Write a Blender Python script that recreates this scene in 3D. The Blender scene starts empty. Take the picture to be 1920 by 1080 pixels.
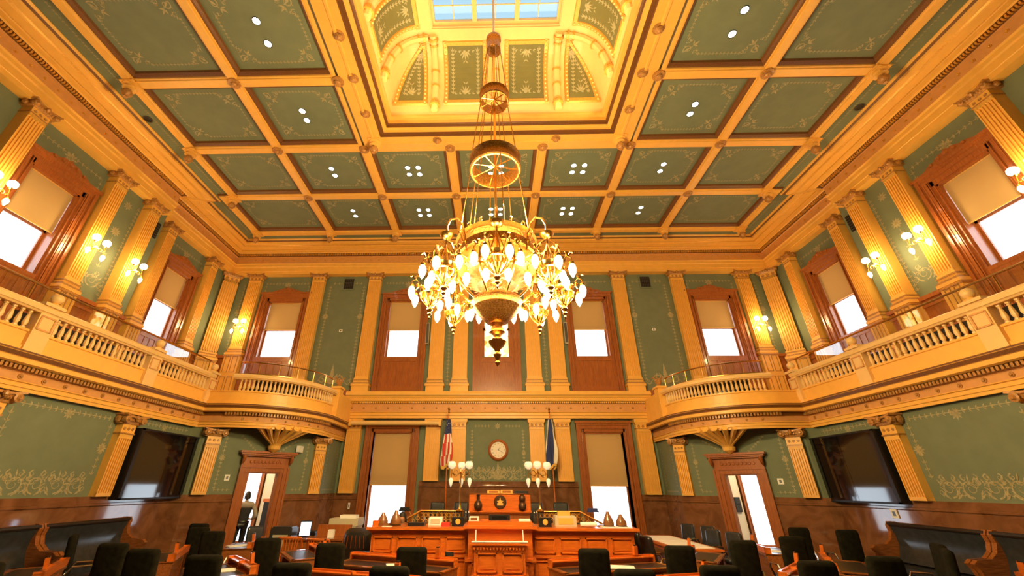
import bpy, math, random
from mathutils import Vector, Matrix, Euler
random.seed(7)
PI = math.pi
S = bpy.context.scene
COL = S.collection
EYE = 1.95            # camera height above the chamber floor; heights below are written relative to it

# ------------------------------------------------------------------ camera
cam = bpy.data.cameras.new('camera'); camo = bpy.data.objects.new('camera', cam); COL.objects.link(camo)
S.camera = camo
cam.sensor_width = 36; cam.lens = 744.888/1920*36; cam.shift_x = (960-906.229)/1920
cam.clip_start = .05; cam.clip_end = 300
_p, _y, _r = math.radians(26.622), math.radians(1.459), math.radians(.259)
_Rz = Matrix.Rotation(_y, 3, 'Z')
_F = _Rz @ Vector((0, math.cos(_p), math.sin(_p))); _U = _Rz @ Vector((0, -math.sin(_p), math.cos(_p))); _X = _Rz @ Vector((1, 0, 0))
_XX = _X*math.cos(_r)+_U*math.sin(_r); _UU = _U*math.cos(_r)-_X*math.sin(_r)
M = Matrix((( _XX.x, _UU.x, -_F.x, -.16), (_XX.y, _UU.y, -_F.y, 0), (_XX.z, _UU.z, -_F.z, EYE), (0, 0, 0, 1)))
camo.matrix_world = M
# ------------------------------------------------------------------ world, exposure
w = bpy.data.worlds.new('world'); S.world = w; w.use_nodes = True
bg = w.node_tree.nodes['Background']; bg.inputs[0].default_value = (.80, .90, 1, 1); bg.inputs[1].default_value = 1.3
S.view_settings.view_transform = 'Standard'; S.view_settings.look = 'None'; S.view_settings.gamma = 1
S.view_settings.use_curve_mapping = False
S.view_settings.exposure = 2.1

WARM = (1, .70, .30)
def lamp(name, kind, loc, power, color=WARM, rot=None, size=.1, size_y=None, spot=None):
    l = bpy.data.lights.new(name, kind); l.energy = power; l.color = color
    if kind == 'AREA':
        l.size = size
        if size_y: l.shape = 'RECTANGLE'; l.size_y = size_y
    else: l.shadow_soft_size = size
    if spot: l.spot_size = spot; l.spot_blend = .6
    o = bpy.data.objects.new(name, l); COL.objects.link(o); o.location = (loc[0], loc[1], loc[2]+EYE)
    if rot: o.rotation_euler = rot
    return o

# lamps hidden on the ledge of the ceiling well, shining up into the cove
for s in (-1, 1):
    lamp('cove_light', 'AREA', (s*2.95, 5.9, 10.35), 14, (1, .90, .46), (PI, s*-.5, 0), .3, 5.0)
    lamp('cove_light', 'AREA', (0, 5.9+s*2.5, 10.35), 14, (1, .90, .46), (PI+s*.5, 0, 0), 5.4, .3)

# ------------------------------------------------------------------ materials
MATS = {}
def mat(name, color, rough=.6, metal=0, noise=0, nscale=8, kind=None, color2=None, emit=0, spec=.5, coat=0, bump=0, stretch=None):
    m = bpy.data.materials.new(name); m.use_nodes = True; nt = m.node_tree; b = nt.nodes['Principled BSDF']
    b.inputs['Base Color'].default_value = (*color, 1); b.inputs['Roughness'].default_value = rough
    b.inputs['Metallic'].default_value = metal; b.inputs['Specular IOR Level'].default_value = spec
    if coat: b.inputs['Coat Weight'].default_value = coat; b.inputs['Coat Roughness'].default_value = .05
    if emit:
        b.inputs['Emission Color'].default_value = (*color, 1); b.inputs['Emission Strength'].default_value = emit
    if noise or color2:
        tc = nt.nodes.new('ShaderNodeTexCoord'); mp = nt.nodes.new('ShaderNodeMapping')
        nt.links.new(tc.outputs['Object'], mp.inputs[0])
        if stretch: mp.inputs['Scale'].default_value = stretch
        n = nt.nodes.new('ShaderNodeTexNoise'); n.inputs['Scale'].default_value = nscale; n.inputs['Detail'].default_value = 5
        if kind == 'marble': n.inputs['Distortion'].default_value = 1.5
        nt.links.new(mp.outputs[0], n.inputs['Vector'])
        r = nt.nodes.new('ShaderNodeValToRGB')
        c2 = color2 or tuple(c*(1-noise) for c in color)
        r.color_ramp.elements[0].position = .35; r.color_ramp.elements[1].position = .68
        r.color_ramp.elements[0].color = (*c2, 1); r.color_ramp.elements[1].color = (*color, 1)
        nt.links.new(n.outputs['Fac'], r.inputs[0]); nt.links.new(r.outputs[0], b.inputs['Base Color'])
        if bump:
            bp = nt.nodes.new('ShaderNodeBump'); bp.inputs['Strength'].default_value = bump; bp.inputs['Distance'].default_value = .01
            nt.links.new(n.outputs['Fac'], bp.inputs['Height']); nt.links.new(bp.outputs[0], b.inputs['Normal'])
    MATS[name] = m; return m
mat('cream', (.85, .455, .088), .42, noise=.07, nscale=5)
mat('cream_light', (.80, .52, .20), .42, noise=.06, nscale=5)
mat('frieze_paint', (.68, .32, .10), .55, noise=.1, nscale=7)
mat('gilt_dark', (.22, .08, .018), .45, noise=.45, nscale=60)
mat('gilt', (.80, .40, .07), .35, .3, noise=.3, nscale=40)
mat('cap_gold', (.58, .27, .07), .4, .1, noise=.45, nscale=30, bump=.3)
mat('green', (.168, .198, .118), .75, noise=.12, nscale=3)
mat('green_vault', (.17, .145, .045), .75, noise=.1, nscale=3)
mat('stencil', (.46, .385, .20), .6, noise=.35, nscale=25)
mat('wood_red', (.42, .13, .030), .30, color2=(.28, .075, .016), nscale=6, stretch=(9, 9, .6), coat=.25)
mat('wood_orange', (.72, .17, .018), .28, color2=(.58, .12, .012), nscale=5, stretch=(1, 6, 6), coat=.4)
mat('wood_desk', (.36, .115, .028), .25, color2=(.22, .065, .014), nscale=6, stretch=(1, 8, 8), coat=.5)
mat('marble', (.25, .105, .045), .07, color2=(.15, .058, .024), nscale=2.2, kind='marble', coat=.5)
mat('leather_dark', (.016, .012, .010), .35)
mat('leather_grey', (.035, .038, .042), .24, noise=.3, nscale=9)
mat('cloth_olive', (.017, .0145, .007), .95, spec=.12, noise=.5, nscale=14, bump=.6)
mat('black', (.010, .009, .010), .4)
mat('tv_glass', (.006, .005, .006), .07, coat=1)
mat('brass', (.78, .43, .11), .24, 1)
mat('brass_chased', (.62, .30, .07), .30, .9, noise=.6, nscale=45, bump=1)
mat('chrome', (.75, .72, .68), .15, 1)
mat('chrome_dark', (.14, .14, .15), .35, .8)
mat('paper', (.85, .83, .78), .6)
mat('grey_box', (.55, .48, .33), .5)
mat('carpet', (.10, .030, .018), .95, noise=.4, nscale=18)
mat('plaster', (.75, .66, .46), .7)
mat('skin', (.42, .21, .12), .5)
mat('hair', (.018, .011, .008), .6)
mat('shirt', (.42, .36, .30), .8)
mat('vest', (.020, .020, .023), .7)
mat('bronze', (.10, .05, .025), .35, .7)
mat('terracotta', (.22, .08, .02), .35, coat=.5)
mat('screen_on', (.55, .75, 1), emit=1.2)
mat('bulb', (1, .84, .55), emit=5)
mat('bulb_side', (1, .84, .50), emit=3.5)
mat('globe_faint_glow', (.80, .74, .55), .25, emit=.10)  # unlit globes with a faint glow put into the material
mat('can_glow', (1, .93, .80), emit=3.5)
mat('flag_red', (.55, .035, .02), .8); mat('flag_white', (.80, .74, .64), .8); mat('flag_blue', (.02, .03, .12), .8); mat('flag_gold', (.72, .42, .08), .6)
mat('corridor_cream', (.80, .74, .60), .8)  # pale cream of the corridor walls
def shade_mat():
    m = bpy.data.materials.new('shade_fabric'); m.use_nodes = True; nt = m.node_tree; b = nt.nodes['Principled BSDF']
    b.inputs['Base Color'].default_value = (.62, .41, .18, 1); b.inputs['Roughness'].default_value = .9
    t = nt.nodes.new('ShaderNodeBsdfTranslucent'); t.inputs[0].default_value = (.50, .32, .13, 1)
    mx = nt.nodes.new('ShaderNodeMixShader'); mx.inputs[0].default_value = .35
    nt.links.new(b.outputs[0], mx.inputs[1]); nt.links.new(t.outputs[0], mx.inputs[2])
    nt.links.new(mx.outputs[0], nt.nodes['Material Output'].inputs[0]); MATS['shade'] = m
shade_mat()
def glass_mat(name, tint, refl, rough=.02):
    m = bpy.data.materials.new(name); m.use_nodes = True; nt = m.node_tree; nt.nodes.remove(nt.nodes['Principled BSDF'])
    t = nt.nodes.new('ShaderNodeBsdfTransparent'); t.inputs[0].default_value = (*tint, 1)
    g = nt.nodes.new('ShaderNodeBsdfGlossy'); g.inputs['Roughness'].default_value = rough
    lw = nt.nodes.new('ShaderNodeLayerWeight'); lw.inputs[0].default_value = .5      # symmetric, so thin panes never trap light
    pw = nt.nodes.new('ShaderNodeMath'); pw.operation = 'POWER'; nt.links.new(lw.outputs['Facing'], pw.inputs[0]); pw.inputs[1].default_value = 4
    f = nt.nodes.new('ShaderNodeMath'); f.operation = 'MULTIPLY_ADD'; nt.links.new(pw.outputs[0], f.inputs[0]); f.inputs[1].default_value = .8; f.inputs[2].default_value = refl
    mx = nt.nodes.new('ShaderNodeMixShader'); nt.links.new(f.outputs[0], mx.inputs[0])
    nt.links.new(t.outputs[0], mx.inputs[1]); nt.links.new(g.outputs[0], mx.inputs[2])
    nt.links.new(mx.outputs[0], nt.nodes['Material Output'].inputs[0]); MATS[name] = m
glass_mat('glass', (1, 1, 1), .03); glass_mat('guard_glass', (.95, .97, .94), .10); glass_mat('skylight_glass', (.34, .40, .42), .02)
def stained_mat():
    m = bpy.data.materials.new('stained_glass'); m.use_nodes = True; nt = m.node_tree; nt.nodes.remove(nt.nodes['Principled BSDF'])
    tc = nt.nodes.new('ShaderNodeTexCoord'); v = nt.nodes.new('ShaderNodeTexVoronoi'); v.inputs['Scale'].default_value = 5
    nt.links.new(tc.outputs['Object'], v.inputs['Vector'])
    r = nt.nodes.new('ShaderNodeValToRGB'); r.color_ramp.interpolation = 'CONSTANT'
    e = r.color_ramp.elements; e[0].color = (1, .72, .30, 1); e[1].position = .35; e[1].color = (1, .9, .6, 1)
    for p, c in ((.55, (.75, .35, .12, 1)), (.62, (1, .85, .45, 1)), (.8, (.55, .7, .35, 1)), (.86, (1, .8, .5, 1))):
        q = e.new(p); q.color = c
    nt.links.new(v.outputs['Color'], r.inputs[0])
    t = nt.nodes.new('ShaderNodeBsdfTransparent'); nt.links.new(r.outputs[0], t.inputs[0])
    nt.links.new(t.outputs[0], nt.nodes['Material Output'].inputs[0]); MATS['stained'] = m
stained_mat()

# ------------------------------------------------------------------ mesh builder
class MB:
    """collects faces; positions are relative to eye height unless local=True"""
    def __init__(s): s.v = []; s.f = []; s.m = []; s.cur = 0; s.T = None
    def add(s, vs, fs, m=None):
        o = len(s.v)
        if s.T is not None: vs = [tuple(s.T @ Vector(v)) for v in vs]
        s.v += [tuple(v) for v in vs]; mi = s.cur if m is None else m
        for f in fs: s.f.append(tuple(i+o for i in f)); s.m.append(mi)
    def quad(s, a, b, c, d, m=None): s.add([a, b, c, d], [(0, 1, 2, 3)], m)
    def box(s, x0, x1, y0, y1, z0, z1, m=None):
        s.add([(x0, y0, z0), (x1, y0, z0), (x1, y1, z0), (x0, y1, z0), (x0, y0, z1), (x1, y0, z1), (x1, y1, z1), (x0, y1, z1)],
              [(0, 3, 2, 1), (4, 5, 6, 7), (0, 1, 5, 4), (1, 2, 6, 5), (2, 3, 7, 6), (3, 0, 4, 7)], m)
    def cbox(s, c, d, R=None, m=None, taper=1):
        hx, hy, hz = d[0]/2, d[1]/2, d[2]/2; vs = []
        for z, t in ((-hz, 1), (hz, taper)):
            for x, y in ((-hx, -hy), (hx, -hy), (hx, hy), (-hx, hy)):
                p = Vector((x*t, y*t, z)); p = R @ p if R is not None else p; vs.append(p+Vector(c))
        s.add(vs, [(0, 3, 2, 1), (4, 5, 6, 7), (0, 1, 5, 4), (1, 2, 6, 5), (2, 3, 7, 6), (3, 0, 4, 7)], m)
    def lathe(s, prof, c=(0, 0, 0), n=12, axis=None, m=None, cap=True, a0=0):
        """prof: (radius, height) pairs"""
        R = Matrix.Identity(3)
        if axis is not None:
            R = Vector((0, 0, 1)).rotation_difference(Vector(axis).normalized()).to_matrix()
        vs = []
        for r, h in prof:
            for k in range(n):
                a = 2*PI*k/n+a0; vs.append(R @ Vector((r*math.cos(a), r*math.sin(a), h))+Vector(c))
        fs = []
        for j in range(len(prof)-1):
            for k in range(n): fs.append((j*n+k, j*n+(k+1) % n, (j+1)*n+(k+1) % n, (j+1)*n+k))
        if cap:
            if prof[0][0] > 1e-4: fs.append(tuple(range(n))[::-1])
            if prof[-1][0] > 1e-4: fs.append(tuple(range((len(prof)-1)*n, len(prof)*n)))
        s.add(vs, fs, m)
    def tube(s, pts, r, n=6, m=None, closed=False, cap=True):
        pts = [Vector(p) for p in pts]; N = len(pts); vs = []; prev = None
        rr = r if isinstance(r, (list, tuple)) else [r]*N
        for i, p in enumerate(pts):
            if closed: t = pts[(i+1) % N]-pts[i-1]
            else: t = pts[min(i+1, N-1)]-pts[max(i-1, 0)]
            t.normalize()
            if prev is None:
                a = Vector((0, 0, 1)) if abs(t.z) < .9 else Vector((1, 0, 0)); u = t.cross(a).normalized()
            else: u = (prev-t*prev.dot(t)).normalized()
            prev = u; v = t.cross(u)
            for k in range(n):
                a = 2*PI*k/n; vs.append(p+(u*math.cos(a)+v*math.sin(a))*rr[i])
        fs = []; L = N if closed else N-1
        for j in range(L):
            j2 = (j+1) % N
            for k in range(n): fs.append((j*n+k, j*n+(k+1) % n, j2*n+(k+1) % n, j2*n+k))
        if cap and not closed: fs.append(tuple(range(n))[::-1]); fs.append(tuple(range((N-1)*n, N*n)))
        s.add(vs, fs, m)
    def sphere(s, c, r, n=10, m=None, sz=1, sx=1, sy=1):
        k = max(5, n//2+1); prof = [(max(1e-5, math.sin(PI*i/k)), -math.cos(PI*i/k)) for i in range(k+1)]
        o = len(s.v); s.lathe(prof, (0, 0, 0), n, m=m, cap=False)
    # replace scaled sphere with explicit placement
        for i in range(o, len(s.v)):
            x, y, z = s.v[i]; s.v[i] = (c[0]+x*r*sx, c[1]+y*r*sy, c[2]+z*r*sz)
    def prism(s, poly, z0, z1, m=None):
        n = len(poly); vs = [(x, y, z0) for x, y in poly]+[(x, y, z1) for x, y in poly]
        s.add(vs, [tuple(range(n))[::-1], tuple(range(n, 2*n))]+[(k, (k+1) % n, n+(k+1) % n, n+k) for k in range(n)], m)
    def sweep(s, path, prof, closed=False, m=None, side=1, mats=None):
        """path: xy points; prof: (d, z); d is offset to the left of travel * side, mitred"""
        N = len(path); P = [Vector((p[0], p[1])) for p in path]; offs = []
        for i in range(N):
            if closed or 0 < i < N-1:
                a = (P[i]-P[i-1]).normalized(); b = (P[(i+1) % N]-P[i]).normalized()
            elif i == 0: a = b = (P[1]-P[0]).normalized()
            else: a = b = (P[-1]-P[-2]).normalized()
            na = Vector((-a.y, a.x)); nb = Vector((-b.y, b.x)); q = (na+nb)
            q = q.normalized(); q = q/max(.3, q.dot(na)); offs.append(q*side)
        K = len(prof); vs = []
        for i in range(N):
            for d, z in prof: vs.append((P[i].x+offs[i].x*d, P[i].y+offs[i].y*d, z))
        for i in range(N if closed else N-1):
            j = (i+1) % N
            for k in range(K-1):
                mi = mats[k] if mats else m
                s.add([vs[i*K+k], vs[j*K+k], vs[j*K+k+1], vs[i*K+k+1]], [(0, 1, 2, 3)], mi)
    def build(s, name, mats, parent=None, local=False, smooth=False, loc=None, angle=40):
        me = bpy.data.meshes.new(name)
        off = Vector((0, 0, 0))
        if not local:
            off = Vector((0, 0, EYE))
            if parent is not None: off -= root_loc(parent)
        me.from_pydata([tuple(Vector(v)+off) for v in s.v], [], s.f)
        if isinstance(mats, str): mats = [mats]
        for x in mats: me.materials.append(MATS[x])
        for p, mi in zip(me.polygons, s.m): p.material_index = min(mi, len(mats)-1)
        me.update()
        import bmesh
        bm = bmesh.new(); bm.from_mesh(me); bmesh.ops.remove_doubles(bm, verts=bm.verts, dist=1e-5)
        bmesh.ops.recalc_face_normals(bm, faces=bm.faces); bm.to_mesh(me); bm.free()
        if smooth:
            me.shade_smooth(); me.set_sharp_from_angle(angle=math.radians(angle))
        o = bpy.data.objects.new(name, me); COL.objects.link(o)
        if parent is not None: o.parent = parent
        if loc: o.location = loc
        return o
def root_loc(o):
    l = Vector((0, 0, 0))
    while o is not None: l += o.location; o = o.parent
    return l
def thing(name, label, cat, loc, rotz=0, group=None, kind=None):
    o = bpy.data.objects.new(name, None); COL.objects.link(o); o.empty_display_size = .1
    o.location = (loc[0], loc[1], loc[2]+EYE); o.rotation_euler = (0, 0, rotz)
    tag(o, label, cat, group, kind); return o
def tag(o, label=None, cat=None, group=None, kind=None):
    if label: o['label'] = label
    if cat: o['category'] = cat
    if group: o['group'] = group
    if kind: o['kind'] = kind
    return o
def struct(o, label=None):
    o['kind'] = 'structure'
    if label: o['label'] = label
    return o
def dup(root, loc=None, rotz=None, label=None, group=None, scale=None):
    def cp(o, par):
        c = o.copy(); COL.objects.link(c); c.parent = par
        for ch in list(KIDS.get(o.name, o.children)): cp(ch, c)
        return c
    r = cp(root, None)
    if loc is not None: r.location = (loc[0], loc[1], loc[2]+EYE)
    if rotz is not None: r.rotation_euler = (0, 0, rotz)
    if scale: r.scale = scale
    if label: r['label'] = label
    if group: r['group'] = group
    return r
KIDS = {}

# ------------------------------------------------------------------ painted stencil ornament (flat paint on a surface)
class Frame:
    """plane frame: o origin, u right, v up, n off the surface"""
    def __init__(s, mb, o, u, v, n, m=1, lift=.004):
        s.mb = mb; s.o = Vector(o)+Vector(n).normalized()*lift; s.u = Vector(u).normalized(); s.v = Vector(v).normalized(); s.m = m; s.n = Vector(n).normalized(); s.k = 0
    def P(s, x, y): return s.o+s.u*x+s.v*y
    def poly(s, pts):      # each stroke lies a hair above the last, like layers of paint
        s.k = (s.k+1) % 60; q = s.n*(s.k*6e-5); s.mb.add([s.P(*p)+q for p in pts], [tuple(range(len(pts)))], s.m)
    def ribbon(s, pts, w):
        n = len(pts); L = []; 
        for i, (x, y) in enumerate(pts):
            a = pts[max(i-1, 0)]; b = pts[min(i+1, n-1)]; dx, dy = b[0]-a[0], b[1]-a[1]; l = math.hypot(dx, dy) or 1
            ww = w*(1-.75*i/(n-1))/2
            L.append(((x-dy/l*ww, y+dx/l*ww), (x+dy/l*ww, y-dx/l*ww)))
        for i in range(n-1): s.poly([L[i][0], L[i][1], L[i+1][1], L[i+1][0]])
    def leaf(s, x, y, ang, ln, w):
        c, sn = math.cos(ang), math.sin(ang)
        R = lambda a, b: (x+a*c-b*sn, y+a*sn+b*c)
        s.poly([R(0, 0), R(ln*.45, -w/2), R(ln, 0), R(ln*.45, w/2)])
    def fleur(s, x, y, ang, k):
        s.leaf(x, y, ang, k, k*.34)
        s.leaf(x, y, ang+.95, k*.8, k*.26); s.leaf(x, y, ang-.95, k*.8, k*.26)
    def chain(s, x0, y0, x1, y1, k, gap=1.25):
        k *= .72; gap *= 1.05
        L = math.hypot(x1-x0, y1-y0); n = max(2, int(L/(k*gap))); a = math.atan2(y1-y0, x1-x0)
        ux, uy = math.cos(a), math.sin(a); w = k*.05; s.poly([(x0+uy*w, y0-ux*w), (x1+uy*w, y1-ux*w), (x1-uy*w, y1+ux*w), (x0-uy*w, y0+ux*w)])
        for i in range(n):
            t = (i+.1)/n; x = x0+(x1-x0)*t; y = y0+(y1-y0)*t
            s.fleur(x, y, a, k)
    def rosette(s, x, y, r, n=8):
        for i in range(n): a = 2*PI*i/n; s.leaf(x+r*.2*math.cos(a), y+r*.2*math.sin(a), a, r*.6, r*.24); s.leaf(x, y, a+PI/n, r*.55, r*.12)
    def scroll(s, x, y, r, ang, mir=1, turns=1.4, w=None):
        pts = []
        N = 18
        for i in range(N+1):
            t = i/N; a = ang+mir*t*turns*2*PI; rr = r*(1-t*.85)
            pts.append((x+rr*math.cos(a), y+rr*math.sin(a)))
        s.ribbon(pts, w or r*.26)
        for i in (3, 7): s.leaf(pts[i][0], pts[i][1], math.atan2(pts[i][1]-y, pts[i][0]-x)+.5*mir, r*.5, r*.2)
    def crest(s, x, y, k):
        """palmette crest of height k"""
        s.leaf(x, y, PI/2, k, k*.2)
        for q in (.5, 1.0): s.leaf(x, y, PI/2+q, k*.62, k*.15); s.leaf(x, y, PI/2-q, k*.62, k*.15)
        for d in (-1, 1):
            s.scroll(x+d*k*.42, y+k*.22, k*.24, PI/2-d*PI/2+PI, -d, 1.3)
            s.scroll(x+d*k*.85, y+k*.12, k*.15, PI/2-d*PI/2+PI, d, 1.2)
    def corner(s, x, y, dx, dy, k):
        s.scroll(x+dx*k*.3, y+dy*k*.3, k*.28, math.atan2(-dy, -dx), 1, 1.3)
        s.scroll(x+dx*k*.85, y+dy*k*.14, k*.16, math.atan2(-dy, -dx), 1, 1.2); s.scroll(x+dx*k*.14, y+dy*k*.85, k*.16, math.atan2(-dy, -dx), -1, 1.2)
        s.fleur(x+dx*k*.55, y+dy*k*.55, math.atan2(dy, dx), k*.4)
        for p, q in ((1.1, .35), (.35, 1.1), (.75, .75), (1.3, .08), (.08, 1.3)): s.scroll(x+dx*k*p*.8, y+dy*k*q*.8, k*.10, 0, 1, 1.1); s.leaf(x+dx*k*p*.7, y+dy*k*q*.7, math.atan2(dy*q, dx*p)+.6, k*.24, k*.08)
        s.leaf(x+dx*k*.1, y+dy*k*.1, math.atan2(dy, dx), k*.5, k*.15)
    def border(s, x0, y0, x1, y1, k, ck):
        """rectangular leaf border with corner flourishes"""
        s.chain(x0+ck, y0, x1-ck, y0, k); s.chain(x0+ck, y1, x1-ck, y1, k)
        s.chain(x0, y0+ck, x0, y1-ck, k); s.chain(x1, y0+ck, x1, y1-ck, k)
        for x, dx in ((x0, 1), (x1, -1)):
            for y, dy in ((y0, 1), (y1, -1)): s.corner(x, y, dx, dy, ck)
    def scrollband(s, x0, x1, y, h, seedless=0):
        """wide band of rinceau scrolls standing on y"""
        n = max(1, round((x1-x0)/(h*.8))); st = (x1-x0)/n
        for i in range(n*2):
            x = x0+st*(i+.25)/2; mir = -1 if i % 2 else 1
            s.scroll(x, y+h*.75, h*.12, PI/2, mir, 1.1, h*.045); s.leaf(x, y+h*.62, PI/2+.5*mir, h*.24, h*.05); s.scroll(x+st*.12, y+h*.48, h*.1, 0, -mir, 1.1, h*.035); s.leaf(x+st*.1, y+h*.1, .6*mir+PI/2, h*.3, h*.07); s.fleur(x-st*.1, y+h*.5, PI/2-.5*mir, h*.2)
        for i in range(n):
            x = x0+st*(i+.5); mir = 1 if i % 2 else -1
            s.scroll(x, y+h*.38, h*.33, -PI/2, mir, 1.5, h*.055)
            s.scroll(x+st*.42, y+h*.25, h*.17, PI/2, -mir, 1.2, h*.04)
            s.scroll(x-st*.38, y+h*.62, h*.13, 0, mir, 1.2, h*.05)
            s.leaf(x, y+h*.62, PI/2+.3*mir, h*.3, h*.07); s.leaf(x+st*.3, y+h*.5, PI/2-.4, h*.26, h*.06)
            s.leaf(x-st*.2, y, PI/2+.9, h*.35, h*.09); s.leaf(x+st*.1, y, PI/2-.9, h*.35, h*.09)

def wall_holes(mb, o, u, w, z0, z1, n, holes, depth=.35, m=0, rm=None):
    """wall rectangle from point o (x,y) along u for width w; holes: (a0,a1,z0,z1); n = outward-to-room normal"""
    u = Vector((u[0], u[1], 0)).normalized(); n = Vector((n[0], n[1], 0)).normalized(); o = Vector((o[0], o[1], 0))
    xs = sorted({0, w, *[h[0] for h in holes], *[h[1] for h in holes]}); zs = sorted({z0, z1, *[h[2] for h in holes], *[h[3] for h in holes]})
    P = lambda a, z, d=0: tuple(o+u*a+Vector((0, 0, z))-n*d)
    for i in range(len(xs)-1):
        for j in range(len(zs)-1):
            a, b, c, d = xs[i], xs[i+1], zs[j], zs[j+1]; ca, cz = (a+b)/2, (c+d)/2
            if any(h[0] < ca < h[1] and h[2] < cz < h[3] for h in holes): continue
            mb.quad(P(a, c), P(b, c), P(b, d), P(a, d), m); mb.quad(P(a, c, depth), P(b, c, depth), P(b, d, depth), P(a, d, depth), m)
    r = m if rm is None else rm
    for a, b, c, d in holes:
        mb.quad(P(a, c), P(b, c), P(b, c, depth), P(a, c, depth), r); mb.quad(P(a, d), P(b, d), P(b, d, depth), P(a, d, depth), r)
        mb.quad(P(a, c), P(a, d), P(a, d, depth), P(a, c, depth), r); mb.quad(P(b, c), P(b, d), P(b, d, depth), P(b, c, depth), r)
    for (a, c, b, d) in ((0, z0, w, z0), (0, z1, w, z1), (0, z0, 0, z1), (w, z0, w, z1)):
        mb.quad(P(a, c), P(b, d), P(b, d, depth), P(a, c, depth), m)

# ================================================================== THE SETTING
FL = -EYE                                   # floor height relative to the eye
CX, CY = 0.0, 5.9                           # centre of the ceiling well
YB = -5.2                                   # rear wall
GAL = 2.3                                   # gallery floor
WF, WR = 12.1, 12.45                        # upper side walls: front and recessed segment
YS = 11.6                                   # where the upper side wall steps back
YW = 16.2                                   # back wall plane
DIAG_A, DIAG_B = (8.62, 12.12), (6.0, 14.78)   # diagonal door wall (right side, mirrored on the left)

b = MB(); b.box(-12.6, 12.6, YB-.3, 17.5, FL-.1, FL); struct(b.build('floor', 'carpet'), 'dark red brown chamber carpet')

# ---- upper walls with window openings
UW = (4.9, 7.5)                             # upper window opening heights
back_u = [(-10.3, -8.75), (-4.8, -3.3), (-.62, .62), (3.3, 4.8), (8.75, 10.3)]
b = MB()
holes = [(x0+12.6, x1+12.6, *UW) for x0, x1 in back_u]
lw = [(-10.0, -8.78), (-4.75, -3.25), (3.25, 4.75), (8.78, 10.0)]
holes += [(x0+12.6, x1+12.6, -1.35 if abs(x0) < 8 else -1.8, 1.9) for x0, x1 in lw]
wall_holes(b, (-12.6, YW), (1, 0), 25.2, FL, 10.3, (0, -1), holes)
def upper_border(fr, x0, x1, z0, z1, k=.13, crest=True, hasbottom=False, mid=True):
    fr.chain(x0, z0, x0, z1-.1, k); fr.chain(x1, z0, x1, z1-.1, k)
    if x1-x0 > .5:
        c = (x0+x1)/2; fr.chain(x0+.1, z1, c-.25, z1, k); fr.chain(x1-.1, z1, c+.25, z1, k); fr.rosette(c, z1, .16)
    if mid: fr.rosette(x0, (z0+z1)/2+.6, .2, 10); fr.rosette(x1, (z0+z1)/2+.6, .2, 10)
    if hasbottom: fr.crest((x0+x1)/2, z0, .8)
fr = Frame(b, (0, YW, 0), (1, 0, 0), (0, 0, 1), (0, -1, 0))
for s in (-1, 1):
    q = sorted((s*10.65, s*8.6)); fr.chain(q[0], 8.4, q[1], 8.4, .15); fr.rosette(sum(q)/2, 8.32, .22)
    fr.chain(s*10.62, 8.3, s*10.62, 7.9, .15); fr.chain(s*8.62, 8.3, s*8.62, 7.9, .15)
    q = sorted((s*7.6, s*6.05)); upper_border(fr, q[0], q[1], 3.9, 8.4, .16)
    fr.crest(s*6.85, 3.75, .85)
    fr.chain(s*11.62, 5.3, s*11.62, 8.4, .15); fr.rosette(s*11.62, 7.0, .2)
    q = sorted((s*5.05, s*3.0)); fr.chain(q[0], 8.4, q[1], 8.4, .15); fr.rosette(sum(q)/2, 8.32, .22)
    fr.chain(s*2.03, 3.7, s*2.03, 8.4, .17)
    fr.chain(s*.95, 8.4, s*.1, 8.4, .15)
# lower centre panel round the clock, narrow strips
upper_border(fr, -.98, .98, .85, 2.12, .12, mid=False); fr.scrollband(-.95, .95, .24, .5); fr.crest(0, .24, .62)
for s in (-1, 1):
    fr.rosette(s*.98, 1.15, .12, 10); fr.chain(s*.98, .35, s*.98, 1.9, .12); fr.chain(s*2.0, .3, s*2.0, 2.1, .12); fr.rosette(s*2.0, 1.2, .1)
struct(b.build('wall_back', ['green', 'stencil']), 'sage green back wall with gold stencilled borders')

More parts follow.
